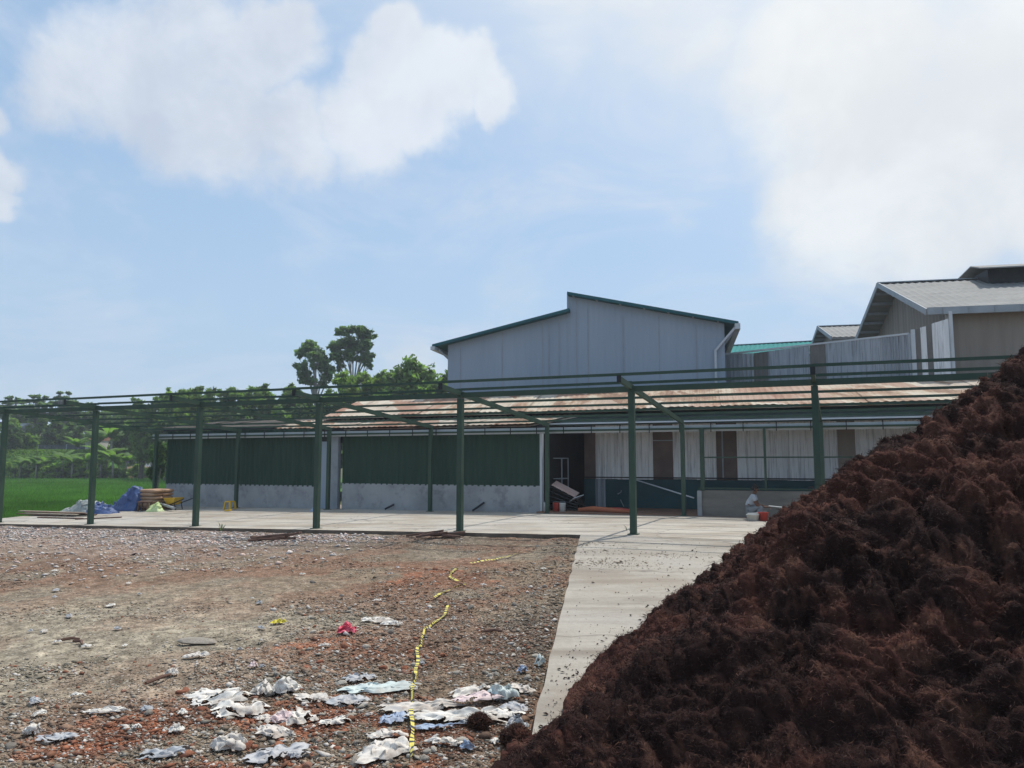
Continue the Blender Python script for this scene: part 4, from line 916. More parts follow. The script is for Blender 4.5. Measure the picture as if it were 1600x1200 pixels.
# sacks of cement on a wooden bench
p = on_slab(242, 796); yaw = math.atan2(-DS[1], -DS[0])
def W2(o, a, b, c): return np.array([o[0]-DS[0]*a+DT[0]*b, o[1]-DS[1]*a+DT[1]*b, o[2]+c])     # a right along the slab, b away, c up
t = thing('pallet', 'low reddish wooden pallet carrying the stacked brown sacks', 'pallet', tuple(p))
for a in (-.5, 0, .5):
    m = MB(); m.bar(W2(p, a, -.5, .05), W2(p, a, .5, .05), .10, .10); m.build('bearer', M['darkwood'], t)
for b in np.linspace(-.45, .45, 6):
    m = MB(); m.bar(W2(p, -.6, b, .115), W2(p, .6, b, .115), .12, .03); m.build('deck_board', M['darkwood'], t)
def sack_mesh(w, d, h, seed):
    n, mq = 26, 14; V = []
    for i in range(n):
        for j in range(mq):
            th = 2*math.pi*i/n; ph = -math.pi/2+math.pi*j/(mq-1)
            c = lambda x, e: math.copysign(abs(x)**e, x)
            V.append((w/2*c(math.cos(th), .35)*abs(math.cos(ph))**.45, d/2*c(math.sin(th), .35)*abs(math.cos(ph))**.45, h/2*c(math.sin(ph), .8)))
    V = np.array(V); V = V+.02*np.stack([fbm(V+seed, 5, 3, 1), fbm(V+seed, 5, 3, 2), fbm(V+seed, 6, 3, 3)], 1)*np.array([1, 1, .8])
    F = [(i*mq+j, ((i+1) % n)*mq+j, ((i+1) % n)*mq+j+1, i*mq+j+1) for i in range(n) for j in range(mq-1)]
    me = bpy.data.meshes.new('cement_sack'); me.from_pydata(V.tolist(), [], F); me.update(); me.materials.append(M['sack']); me.polygons.foreach_set('use_smooth', [True]*len(F)); return me
SK = [sack_mesh(.92, .52, .15, i*3.3) for i in range(4)]
rn = ['lowest', 'second lowest', 'third', 'fourth', 'topmost']
for L in range(5):
    for b, bn in ((-.27, 'front'), (.27, 'rear')):
        o = bpy.data.objects.new('cement_sack', SK[(L*2+(b > 0)) % 4]); C.objects.link(o)
        o.location = W2(p, random.uniform(-.05, .05), b+random.uniform(-.03, .03), .20+L*.135); o.rotation_euler[2] = yaw+random.uniform(-.06, .06)
        tag(o, f'brown paper cement sack, {rn[L]} in the {bn} column of the stack on the pallet', 'sack', 'cement sacks stacked on the pallet')
# low bench / sawhorse in front of the sacks
p = on_slab(226, 799); t = thing('wooden_bench', 'small reddish wooden bench in front of the brown sacks', 'bench', tuple(p))
m = MB(); m.bar(W2(p, -.28, 0, .36), W2(p, .28, 0, .36), .24, .04); m.build('seat', M['darkwood'], t)
for a in (-.22, .22):
    for b in (-.08, .08):
        m = MB(); m.bar(W2(p, a*1.1, b*1.2, 0), W2(p, a, b, .34), .05, .05); m.build('leg', M['darkwood'], t)
m = MB(); m.bar(W2(p, -.22, 0, .15), W2(p, .22, 0, .15), .03, .05); m.build('stretcher', M['darkwood'], t)
# tarpaulins
def heap(name, px0, px1, py, hts, mat, label, cat, dep=.5, seed=1):
    a = on_slab(px0, py); b = on_slab(px1, py); n, mq = 70, 34; V = []; d = b-a
    dd = np.array([-d[1], d[0], 0]); dd /= np.linalg.norm(dd); 
    for i in range(n):
        f = i/(n-1); h = np.interp(f, np.linspace(0, 1, len(hts)), hts)
        for j in range(mq):
            g_ = j/(mq-1)*2-1; pr = max(0, 1-abs(g_)**2.2)*(1 if 0 < i < n-1 else 0)
            V.append(a+d*f+dd*g_*dep*(.55+.45*min(1, h*2))+UP*(h*pr))
    V = np.array(V); q = V*1.0
    amp = .20*np.clip((V[:, 2]-a[2])*4, 0, 1)
    V = V+np.stack([fbm(q, 3.4, 4, seed, .6), fbm(q, 3.4, 4, seed+1, .6), np.abs(fbm(q, 3.2, 4, seed+2, .6))*1.6-.35], 1)*amp[:, None]
    V[:, 2] = np.maximum(V[:, 2], float(a[2])-.0)
    return tag(mesh_np(name, V, grid_faces(n, mq), mat, smooth=True, loc=tuple((a+b)/2)), label, cat)
heap('tarpaulin', 168, 224, 797, (.06, .18, .35, .62, .80, .95, .80), M['tarpblue'], 'large crumpled blue tarpaulin heaped against the brown sacks', 'tarpaulin', .55, 3)
heap('tarpaulin', 146, 180, 802, (.40, .42, .36, .22, .08), M['tarpblue'], 'smaller blue tarpaulin heap beside the grey folded tarpaulin', 'tarpaulin', .45, 7)
heap('tarpaulin', 98, 152, 801, (.12, .20, .36, .52, .50, .40), M['tarpgrey'], 'grey green folded tarpaulin lying over the planks', 'tarpaulin', .45, 12)
heap('plastic_sack', 205, 216, 797, (.05, .28, .30, .1), M['tarpblue'], 'small dark blue sack under the bench end', 'sack', .2, 15)
heap('netting', 231, 253, 799, (.06, .30, .40, .22, .05), M['netgreen'], 'pale yellow green netting heap by the wooden bench', 'netting', .3, 19)
# planks
p0 = on_slab(115, 805)
for i in range(9):
    p = W2(p0, -1.1+.35*(i % 4)+random.uniform(-.2, .2), -.45+.13*(i % 5), .02+.042*(i//3)); an = random.uniform(-.12, .10); l = random.uniform(2.0, 3.2)
    d = np.array([math.cos(an)*-DS[0]-math.sin(an)*-DS[1], math.sin(an)*-DS[0]+math.cos(an)*-DS[1], random.uniform(-.004, .01)])
    m = MB(); m.bar(p-d*l/2, p+d*l/2, .16, .032); tag(m.build('plank', M['wood' if i % 3 else 'darkwood'], loc=tuple(p), bevel=.004), 'weathered loose plank in the low heap under the grey tarpaulin', 'plank', 'loose planks on the slab corner')
for i, (a, b) in enumerate((((118, 812), (190, 809)), ((60, 809), (128, 811)))):
    A_, B_ = on_slab(*a), on_slab(*b); m = MB(); m.bar(A_+UP*.02, B_+UP*.025, .12, .03)
    tag(m.build('plank', M['darkwood'], loc=tuple(A_), bevel=.004), ('dark narrow plank lying alone on the slab in front of the plank heap', 'dark plank lying along the slab edge below the plank heap')[i], 'plank')
# wheelbarrow beside the concrete base
WB = lambda o, a, b, c: W2(o, -a*.88, b*.88, c*.88)
p = on_slab(271, 796); t = thing('wheelbarrow', 'yellow wheelbarrow with black wheel and handles by the grey concrete base', 'wheelbarrow', tuple(p))
m = MB(); m.hexa([WB(p, -.18, -.18, .22), WB(p, .22, -.18, .20), WB(p, .22, .18, .20), WB(p, -.18, .18, .22)], [WB(p, -.34, -.28, .55), WB(p, .36, -.28, .50), WB(p, .36, .28, .50), WB(p, -.34, .28, .55)])
m.build('tray', M['yellow'], t, bevel=.015)
for b in (-.2, .2):
    m = MB(); m.tube([WB(p, .45, b*.4, .16), WB(p, 0, b, .22), WB(p, -.85, b*1.3, .5)], .02, 6); m.build('handle', M['black'], t)
    m = MB(); m.tube([WB(p, -.25, b, .28), WB(p, -.32, b, 0)], .018, 6); m.build('leg', M['black'], t)
m = MB(); c_ = WB(p, .45, 0, .17)
m.tube([c_+DT3*-.035, c_+DT3*.035], .12, 16); m.build('wheel', M['black'], t)
A_ = on_slab(247, 796); B_ = on_slab(272, 799); m = MB(); m.tube([A_+UP*.25, B_+UP*.12], .05, 10)
tag(m.build('pipe', M['pgrey'], loc=tuple(A_)), 'grey pipe lying between the netting heap and the wheelbarrow', 'pipe')
p = on_slab(252, 790); t = thing('handcart', 'black handcart with pale top parked behind the grey pipe', 'handcart', tuple(p))
m = MB(); m.hexa([W2(p, -.3, -.2, .25), W2(p, .3, -.2, .25), W2(p, .3, .2, .25), W2(p, -.3, .2, .25)], [W2(p, -.36, -.25, .5), W2(p, .3, -.25, .46), W2(p, .3, .25, .46), W2(p, -.36, .25, .5)]); m.build('bin', M['black'], t, bevel=.02)
m = MB(); m.bar(W2(p, -.2, 0, .52), W2(p, .12, 0, .54), .2, .05); m.build('lid', M['pale'], t)
m = MB(); m.tube([W2(p, .3, 0, .4), W2(p, .62, 0, .75), W2(p, .62, .1, .95)], .02, 6); m.build('handle', M['black'], t)
for b in (-.24, .24):
    m = MB(); c_ = W2(p, -.1, b, .14); m.tube([c_-DT3*.03, c_+DT3*.03], .14, 14); m.build('wheel', M['black'], t)
# yellow stool by the base
p = on_slab(359, 796); t = thing('stool', 'small yellow plastic stool standing by the grey concrete base', 'stool', tuple(p))
m = MB(); m.hexa([W2(p, -.15, -.15, .28), W2(p, .15, -.15, .28), W2(p, .15, .15, .28), W2(p, -.15, .15, .28)], [W2(p, -.13, -.13, .33), W2(p, .13, -.13, .33), W2(p, .13, .13, .33), W2(p, -.13, .13, .33)]); m.build('seat', M['yellow'], t, bevel=.012)
for a in (-.12, .12):
    for b in (-.12, .12):
        m = MB(); m.bar(W2(p, a*1.25, b*1.25, 0), W2(p, a, b, .28), .07, .05); m.build('leg', M['yellow'], t)
A_ = on_slab(352, 799); tag((lambda m: (m.bar(A_+UP*.03, W2(A_, .22, .05, .05), .14, .05), m.build('board_offcut', M['yellow'], loc=tuple(A_), bevel=.005))[1])(MB()), 'flat yellow offcut on the slab beside the yellow stool', 'offcut')
heap('plastic_bag', 485, 497, 799, (.05, .22, .25, .05), M['pblue'], 'light blue plastic bag at the base of the white door panel', 'bag', .15, 33)
for a, b, lab in (((741, 799), (757, 785), 'short black pipe leaning steeply on the grey concrete base past the tall post'), ((601, 797), (616, 788), 'dark stick leaning low on the grey concrete base')):
    A_ = on_slab(*a); s1, z1 = onp(*b, TF-.08); m = MB(); A_ = W(ST(A_[0], A_[1])[0], 6.75, A_[2]); m.tube([A_+UP*.03, W(s1, TF-.09, z1)], .035, 8)
    tag(m.build('pipe', M['dark'], loc=tuple(A_)), lab, 'pipe')
# stuff stored in the dark opening
def inshed(px, py, T): s, z = onp(px, py, T); return W(s, T, z)
t = thing('metal_rack', 'thin pale metal rack frame standing in the dark opening', 'rack', tuple(inshed(868, 800, 8.0)*np.array([1, 1, 0])+UP*.015))
a0, a1 = inshed(849, 757, 8.2), inshed(878, 757, 8.2); top = inshed(878, 716, 8.2)[2]; mid = inshed(878, 748, 8.2)[2]
for q in (a0, a1):
    for dt in (0, .7):
        m = MB(); e = q+DT3*dt; m.bar((e[0], e[1], .015), (e[0], e[1], top), .035, .035); m.build('leg', M['greymetal'], t)
for z in (mid, top):
    m = MB()
    for dt in (0, .7): m.bar(np.array([a0[0], a0[1], z])+DT3*dt, np.array([a1[0], a1[1], z])+DT3*dt, .03, .035)
    for q in (a0, a1): m.bar((q[0], q[1], z), np.array([q[0], q[1], z])+DT3*.7, .03, .035)
    m.build('shelf_rail', M['greymetal'], t)
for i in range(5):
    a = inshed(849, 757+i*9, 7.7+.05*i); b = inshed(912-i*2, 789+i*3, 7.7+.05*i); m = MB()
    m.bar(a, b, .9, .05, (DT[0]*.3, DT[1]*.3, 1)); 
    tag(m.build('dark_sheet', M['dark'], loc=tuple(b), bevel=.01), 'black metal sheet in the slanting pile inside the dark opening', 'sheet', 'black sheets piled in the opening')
a = inshed(863, 757, 7.25); b = inshed(899, 776, 7.2); m = MB(); dnv = (b-a)/np.linalg.norm(b-a)
for k in range(6): m.bar(a+DT3*(.08*k)+UP*(.02*k), b+DT3*(.08*k)+UP*(.02*k+.0), .075, .03 if k % 2 else .045)
tag(m.build('roof_sheet', M['pinksheet'], loc=tuple(b)), 'pale pink ribbed sheet sloping on top of the black sheets in the opening', 'sheet')
a = inshed(893, 781, 7.15); b = inshed(908, 776, 7.4); m = MB(); m.bar(a, b, .5, .02, (DT[0]*.4, DT[1]*.4, 1)); tag(m.build('metal_sheet', M['trim'], loc=tuple(a)), 'small bright sheet lying on the black sheet pile', 'sheet')
for px, mat, lab in ((854, 'pale', 'white paint tin at the outer end of the row under the black sheets'), (869, 'red', 'red paint tin between two white tins under the black sheets'), (879, 'pale', 'white paint tin beside the red tin under the black sheets')):
    q = inshed(px, 802, 6.85); q[2] = .012; t = thing('paint_tin', lab, 'paint tin', tuple(q), 'paint tins under the black sheets')
    m = MB(); m.lathe([(.105, 0), (.105, .26), (.11, .27), (.11, .285), (.095, .285), (.09, .27), (0, .27)], q, 18); m.build('body', M[mat], t, True)
    m = MB(); m.tube([q+np.array([-.11, 0, .22]), q+np.array([-.08, -.05, .33]), q+np.array([.08, -.05, .33]), q+np.array([.11, 0, .22])], .005, 5); m.build('handle', M['greymetal'], t)
heapA = [(905, 799), (940, 801), (985, 802)]
m = MB(); q = [inshed(903, 800, 7.0), inshed(925, 797.5, 7.2), inshed(950, 800, 7.0), inshed(985, 803, 6.8)]
for e in q: e[2] = .05+random.uniform(0, .05)
m.tube(q, [.06, .10, .09, .04], 10); tag(m.build('rolled_cloth', M['orange'], True and None, True, loc=tuple(q[1])), 'faded orange rolled cloth lying along the doorway floor', 'cloth')
m = MB(); q = [inshed(930, 797, 7.6), inshed(965, 795.5, 7.7), inshed(990, 798, 7.5)]
for e in q: e[2] = .06
m.tube(q, [.05, .08, .03], 10); tag(m.build('rolled_cloth', M['red'], None, True, loc=tuple(q[1])), 'reddish rolled cloth behind the orange one on the doorway floor', 'cloth')
a = inshed(994, 750, TR-.35); b = inshed(1084, 778, 7.0); m = MB(); m.tube([a, b], .022, 8); tag(m.build('pole', M['trim'], loc=tuple(b)), 'thin pale pole slanting across the dark teal wall', 'pole')
a = inshed(965, 772, TR-.1); m = MB(); m.tube([a, a+np.array([.12, 0, .06]), a+np.array([.14, 0, .14])], .02, 6); m.tube([a+np.array([.1, 0, -.2]), a+np.array([.22, 0, -.45])], .018, 6)
tag(m.build('bent_bracket', M['greymetal'], loc=tuple(a)), 'small bent metal bracket on the dark teal wall', 'bracket')
a = inshed(912, 797, 7.1); m = MB(); a[2] = .02; m.box(a+UP*.05, (.12, .1, .1), .4); tag(m.build('rubble_block', M['pale'], loc=tuple(a), bevel=.015), 'small white block on the floor by the black sheets', 'block')

# ================================================================== PERSON
def skin_mesh(name, verts, edges, rad, root, mat, parent=None, sub=2, loc=None, smooth=True):
    me = bpy.data.meshes.new(name); o_ = wl(parent) if parent else Vector(loc)
    me.from_pydata([tuple(Vector(v)-o_) for v in verts], edges, []); me.update()
    ob = bpy.data.objects.new(name, me); C.objects.link(ob)
    ob.modifiers.new('skin', 'SKIN'); sm = ob.modifiers.new('sub', 'SUBSURF'); sm.levels = sub; sm.render_levels = sub
    for i, d in enumerate(me.skin_vertices[0].data): d.radius = rad[i] if hasattr(rad[i], '__len__') else (rad[i], rad[i]); d.use_root = (i == root)
    dg = bpy.context.evaluated_depsgraph_get(); dg.update(); me2 = bpy.data.meshes.new_from_object(ob.evaluated_get(dg)); bpy.data.objects.remove(ob)
    me2.name = name; me2.materials.clear(); return link(name, me2, mat, parent, smooth, loc)
pp = on_slab(1179, 811); pp = W(ST(pp[0], pp[1])[0], 5.9, 0.0)
def B_(a, b, c): return W2(pp, a, b, c)                # a to the right, b away from the viewer, c up
# squatting, facing right; thighs folded, arms reaching forward
J = {'pel': B_(-.10, 0, .30), 'spine': B_(-.08, 0, .46), 'chest': B_(-.02, 0, .62), 'neck': B_(.02, 0, .745), 'head0': B_(.045, 0, .80), 'head1': B_(.065, 0, .87), 'head2': B_(.06, 0, .945)}
vs, es, rd = [], [], []; nm = {}
def av(k, p, r, prev=None):
    nm[k] = len(vs); vs.append(p); rd.append(r)
    if prev is not None: es.append((nm[prev], nm[k]))
av('pel', J['pel'], (.13, .16)); av('spine', J['spine'], (.115, .14), 'pel'); av('chest', J['chest'], (.12, .16), 'spine'); av('neck', J['neck'], .055, 'chest')
av('h0', J['head0'], .062, 'neck'); av('h1', J['head1'], (.092, .078), 'h0'); av('h2', J['head2'], (.075, .068), 'h1')
for sg, k in ((-1, 'n'), (1, 'f')):
    av('sh'+k, B_(.0, sg*.17, .66), .06, 'chest'); av('el'+k, B_(.10, sg*.20, .42), .042, 'sh'+k); av('fo'+k, B_(.22, sg*.16, .385), .036, 'el'+k); av('wr'+k, B_(.34, sg*.12, .37), .026, 'fo'+k)
    av('pa'+k, B_(.40, sg*.11, .37), (.024, .040), 'wr'+k)
    for q in range(4):
        a1 = sg*.11+(q-1.5)*.020; l = (.030, .036, .033, .024)[q]
        av(f'k{k}{q}', B_(.435, a1, .370), .010, 'pa'+k); av(f'm{k}{q}', B_(.435+l, a1, .362), .009, f'k{k}{q}'); av(f't{k}{q}', B_(.440+l*1.5, a1, .342), .008, f'm{k}{q}')
    av('th1'+k, B_(.385, sg*.11-sg*.045, .385), .011, 'pa'+k); av('th2'+k, B_(.42, sg*.11-sg*.062, .395), .009, 'th1'+k)
    av('hip'+k, B_(-.08, sg*.10, .27), .10, 'pel'); av('kn'+k, B_(.26, sg*.15, .40), .064, 'hip'+k); av('ca'+k, B_(.16, sg*.15, .24), .055, 'kn'+k); av('an'+k, B_(.08, sg*.14, .07), .038, 'ca'+k); av('to'+k, B_(.27, sg*.15, .028), .030, 'an'+k)
person = skin_mesh('person', vs, es, rd, 0, M['skin'], loc=tuple(pp)); tag(person, 'person in pale grey shirt squatting by the low block wall with arms reaching out', 'person')
skin_mesh('shirt', [J['pel']+UP*.02, J['spine'], J['chest'], B_(.015, 0, .715), B_(.0, -.17, .665), B_(.06, -.195, .52), B_(.0, .17, .665), B_(.06, .195, .52)], [(0, 1), (1, 2), (2, 3), (2, 4), (4, 5), (2, 6), (6, 7)], [(.15, .18), (.14, .165), (.145, .185), .07, .082, .066, .082, .066], 0, M['shirt'], person)
skin_mesh('trousers', [J['pel'], B_(-.08, -.10, .27), B_(.25, -.15, .39), B_(.16, -.15, .24), B_(.09, -.14, .12), B_(-.08, .10, .27), B_(.25, .15, .39), B_(.16, .15, .24), B_(.09, .14, .12)], [(0, 1), (1, 2), (2, 3), (3, 4), (0, 5), (5, 6), (6, 7), (7, 8)], [(.15, .17), .115, .08, .07, .058, .115, .08, .07, .058], 0, M['trouser'], person)
skin_mesh('hair', [B_(.0, 0, .87), B_(.035, 0, .93), B_(.075, 0, .965)], [(0, 1), (1, 2)], [.066, (.095, .085), (.066, .062)], 1, M['hair'], person)
m = MB(); h = J['head1']; m.tube([B_(.145, 0, .885), B_(.172, 0, .858), B_(.150, 0, .848)], [.010, .016, .012], 6); m.build('nose', M['skin'], person, True)
for sg in (-1, 1):
    m = MB(); m.box(B_(.139, sg*.032, .893), (.016, .024, .012)); m.build('eye', M['dark'], person)
    m = MB(); m.tube([B_(.055, sg*.076, .855), B_(.050, sg*.088, .875), B_(.055, sg*.078, .90)], [.010, .016, .010], 6); m.build('ear', M['skin'], person, True)
m = MB(); m.box(B_(.140, 0, .826), (.014, .045, .010)); m.build('mouth', M['tile'], person)
q = B_(.56, -.02, .385); t = thing('plastering_board', 'white hand board held out by the squatting person', 'board', tuple(q))
m = MB(); m.bar(B_(.42, -.05, .40), B_(.80, -.05, .37), .26, .018); m.build('plate', M['pale'], t, bevel=.003)
m = MB(); m.tube([B_(.47, -.05, .39), B_(.47, -.05, .30)], .016, 8); m.build('handle', M['wood'], t)
def bucket(px, py, T, r, h, mat, label, name='bucket', rim=1.25, hd=True):
    q = W(onp(px, py, T)[0], T, 0.0); t = thing(name, label, name.replace('_', ' '), tuple(q)); m = MB()
    m.lathe([(r, 0), (r*rim, h), (r*rim+.012, h), (r*rim+.012, h+.015), (r*rim-.008, h+.015), (r-.01, .02), (0, .02)], q, 20); m.build('body', mat, t, True)
    if hd:
        m = MB(); m.tube([q+np.array([-r*rim, 0, h*.9]), q+np.array([-r*.7, -.06, h*1.2]), q+np.array([r*.7, -.06, h*1.2]), q+np.array([r*rim, 0, h*.9])], .006, 5); m.build('handle', M['greymetal'], t)
bucket(1176.5, 812, 5.3, .15, .17, M['pale'], 'pale mixing tub on the slab in front of the squatting person', 'mixing_tub', 1.15, False)
bucket(1193, 812.5, 5.4, .115, .23, M['red'], 'red plastic bucket between the squatting person and the brown heap')
A_ = W(onp(1168, 804.5, 5.35)[0], 5.35, .20); m = MB(); m.tube([A_, A_-DS3*.32+UP*.02], .018, 6); tag(m.build('trowel_handle', M['pale'], loc=tuple(A_)), 'white tool handle lying across the pale mixing tub', 'tool')

# ================================================================== VEGETATION
def leaves(cent, size, palette, rg, up=.35, asp=.55):
    n = len(cent); nn = rg.normal(0, 1, (n, 3)); nn[:, 2] = np.abs(nn[:, 2])+up; nn /= np.linalg.norm(nn, axis=1)[:, None]
    u = np.cross(nn, rg.normal(0, 1, (n, 3))); u /= np.linalg.norm(u, axis=1)[:, None]+1e-9; v = np.cross(nn, u)
    s = size*rg.uniform(.6, 1.3, (n, 1)); V = np.stack([cent-u*s, cent-v*s*asp, cent+u*s, cent+v*s*asp], 1).reshape(-1, 3)
    return V, np.arange(4*n).reshape(-1, 4)
def clump_crown(clumps, n, size, pal, seed, up=.35, asp=.55, shell=.55):
    """clumps: (centre, radii); leaves gather in sub-tufts through each clump"""
    rg = np.random.default_rng(seed); cs, cl = [], []
    w = np.array([r[0]*r[1]+r[1]*r[2]+r[0]*r[2] for c, r in clumps]); w = w/w.sum()
    for (c, r), f in zip(clumps, w):
        k = max(8, int(n*f)); nt = max(3, k//26); d = rg.normal(0, 1, (nt, 3)); d /= np.linalg.norm(d, axis=1)[:, None]
        rad = rg.uniform(shell, 1.08, (nt, 1)); tuft = d*rad; ti = rg.integers(0, nt, k)
        p = tuft[ti]+rg.normal(0, .15, (k, 3)); cs.append(p*np.array(r)+np.array(c))
        tone = rg.uniform(.65, 1.4, nt)[ti][:, None]*rg.uniform(.8, 1.2, (k, 1)); which = rg.random(nt)[ti][:, None]
        a, b = np.array(pal[0]), np.array(pal[1]); cl.append((a*(1-which)+b*which)*tone)
    V, F = leaves(np.concatenate(cs), size, pal, rg, up, asp); return V, F, np.repeat(np.concatenate(cl), 4, 0)
PALS = dict(dark=((.085, .15, .07), (.125, .195, .085)), mid=((.145, .235, .080), (.19, .285, .095)), bright=((.20, .31, .085), (.25, .35, .10)), blue=((.13, .215, .11), (.18, .27, .14)), lime=((.16, .25, .06), (.20, .28, .08)))
def limb_tree(name, base, clumps, trunk_r, n, size, pal, seed, label, cat='tree', group=None, bark='bark', up=.35, asp=.55, fork=.45, shell=.55):
    base = np.array(base, float); t = thing(name, label, cat, tuple(base), group); m = MB(); rg = random.Random(seed)
    zs = [c[2] for c, r in clumps]; top = max(zs)-base[2]; fz = min(z-base[2] for z in zs)*fork+.3
    cx = np.mean([c[0] for c, r in clumps]); cy = np.mean([c[1] for c, r in clumps]); fk = np.array([base[0]*.6+cx*.4, base[1]*.6+cy*.4, base[2]+fz])
    m.tube([base-UP*.2, base*.5+fk*.5+np.array([rg.uniform(-.1, .1), 0, 0]), fk], [trunk_r*1.25, trunk_r, trunk_r*.85], 8)
    for c, r in clumps:
        c = np.array(c); mid = fk*.5+c*.5+np.array([rg.uniform(-.3, .3), rg.uniform(-.3, .3), rg.uniform(0, .4)])
        m.tube([fk-UP*.1, mid, c+UP*r[2]*.3], [trunk_r*.6, trunk_r*.4, trunk_r*.12], 6)
        for _ in range(3): m.tube([mid, c+np.array([rg.uniform(-.8, .8)*r[0], rg.uniform(-.8, .8)*r[1], rg.uniform(-.3, .6)*r[2]])], [trunk_r*.25, trunk_r*.06], 4)
    m.build('trunk', M[bark], t)
    V, F, cc = clump_crown(clumps, int(n*1.45), size*1.1, PALS[pal], seed, up, asp, shell); mesh_np('crown', V, F, M['leaf'], t, col=cc); return t
def PX(px, py, Y): return at_y(px, py, Y)
def mpp(Y): return Y/1200.
def round_tree(px, top, w, Y, pal, seed, label, n=4200, size=.34, bot=None, cat='tree', name='tree', group=None, lumps=9, bark='bark', zbase=-.75):
    rg = random.Random(seed); c = PX(px, top, Y); k = mpp(Y); W_ = w*k; zt = c[2]; zb = zbase if bot is None else PX(px, bot, Y)[2]
    H_ = zt-zb; cl = []
    for i in range(lumps):
        a = rg.uniform(0, 6.28); q = rg.uniform(.15, .85); hz = rg.uniform(.32, .84)
        taper = math.sin(min(1, (1-hz)*1.5+.22)*math.pi/2)
        cl.append(((c[0]+math.cos(a)*W_*.36*q*taper, Y+math.sin(a)*W_*.36*q*taper, zb+H_*hz), (W_*rg.uniform(.17, .27), W_*rg.uniform(.17, .27), H_*rg.uniform(.11, .19))))
    cl.append(((c[0], Y, zt-H_*.15), (W_*.2, W_*.2, H_*.15)))
    return limb_tree(name, (c[0], Y, zbase), cl, max(.09, W_*.028), n, size, pal, seed, label, cat, group, bark, fork=.4)
# tall dark trees
def tall(px, lobes, Y, seed, label, n):
    k = mpp(Y); cl = [((PX(x, y, Y)[0], Y+random.Random(seed+i).uniform(-1.2, 1.2), PX(x, y, Y)[2]), (rx*k*.92, rx*k*.8, rz2*k*.85)) for i, (x, y, rx, rz2) in enumerate(lobes)]
    limb_tree('tall_tree', (PX(px, 640, Y)[0], Y, -.75), cl, .20, int(n*.62), .24, 'blue', seed, label, 'tree', bark='palebark', fork=.75, shell=.5)
tall(495, [(486, 541, 19, 11), (473, 552, 14, 11), (497, 556, 17, 9), (474, 580, 14, 14), (484, 594, 16, 8), (505, 572, 16, 12), (513, 583, 13, 14), (499, 600, 12, 6), (490, 568, 9, 10)], 92, 5, 'shorter of two tall slender dark leaved trees rising above the shed', 5200)
tall(551, [(537, 519, 13, 9), (560, 516, 17, 9), (575, 524, 14, 9), (527, 540, 15, 10), (548, 537, 20, 12), (571, 542, 15, 11), (581, 556, 9, 10), (520, 556, 12, 9), (541, 557, 18, 10), (566, 560, 14, 9), (579, 570, 10, 8), (530, 572, 7, 10)], 94, 8, 'taller and wider of two tall dark leaved trees rising above the shed', 7600)
# feathery bamboo clumps
def bamboo(px, top, w, Y, pal, seed, label, n=12000, cat='bamboo'):
    rg = random.Random(seed); c = PX(px, top, Y); k = mpp(Y); W_ = w*k; base = np.array([c[0], Y, -.75]); t = thing('bamboo_clump', label, cat, tuple(base), 'bamboo clumps behind the shed')
    m = MB(); cl = []
    for i in range(15):
        a = rg.uniform(0, 6.28); h = (c[2]+.75)*rg.uniform(.70, 1.0); sp_ = W_*.5*rg.uniform(.2, 1); d = np.array([math.cos(a), math.sin(a), 0])
        p1 = base+d*.35*rg.random()+UP*.05; p2 = base+d*sp_*.35+UP*h*.62; p3 = base+d*sp_*.75+UP*h*.95; p4 = base+d*sp_*1.1+UP*h*(.99-.05*rg.random())
        m.tube([p1, p2, p3, p4], [.06, .05, .025, .01], 5, False)
        for f, q in ((.5, p2), (.75, (p2+p3)/2), (.95, p3), (1.05, p4)):
            cl.append((tuple(q), (W_*.13*rg.uniform(.7, 1.3), W_*.13, W_*.10*rg.uniform(.7, 1.4))))
        cl.append((tuple(base+d*sp_*.6+UP*h*rg.uniform(.45, .75)), (W_*.2, W_*.2, h*.13)))
    m.build('culm', M['bark'], t); V, F, cc = clump_crown(cl, n, .36, PALS[pal], seed, .1, .34, .3); mesh_np('crown', V, F, M['leaf'], t, col=cc)
place = ['first', 'second', 'third', 'fourth', 'fifth', 'sixth', 'seventh', 'eighth', 'ninth', 'tenth']
BL = [(225, 622, 62, 100, 'mid'), (262, 613, 70, 98, 'mid'), (300, 607, 78, 96, 'bright'), (345, 605, 84, 97, 'mid'), (392, 603, 86, 96, 'mid'), (440, 600, 84, 95, 'mid'), (472, 606, 64, 92, 'dark'), (556, 578, 92, 84, 'bright'), (605, 584, 74, 86, 'mid')]
for i, (px, top, w, Y, pal) in enumerate(BL):
    bamboo(px, top, w, Y, pal, 300+i, f'feathery green bamboo clump, {place[i]} in the row from the paddy towards the pale warehouse')
round_tree(640, 563, 108, 80, 'mid', 41, 'broad rounded green tree between the tall trees and the pale warehouse', 8200, .32, lumps=15)
round_tree(606, 582, 84, 83, 'mid', 44, 'full leafy tree between the tall trees and the broad rounded tree', 5600, .32, lumps=13)
round_tree(668, 570, 80, 86, 'bright', 45, 'pale green leafy tree behind the broad rounded tree', 5200, .32, lumps=13)
round_tree(546, 590, 80, 88, 'bright', 46, 'pale green tree right under the taller of the two tall trees', 5000, .32, lumps=13)
round_tree(692, 577, 70, 82, 'mid', 42, 'leafy tree partly behind the eave of the pale warehouse', 5200, .32, lumps=13)
round_tree(655, 556, 34, 84, 'blue', 43, 'thin wispy tree top poking above the broad rounded tree', 700, .24)
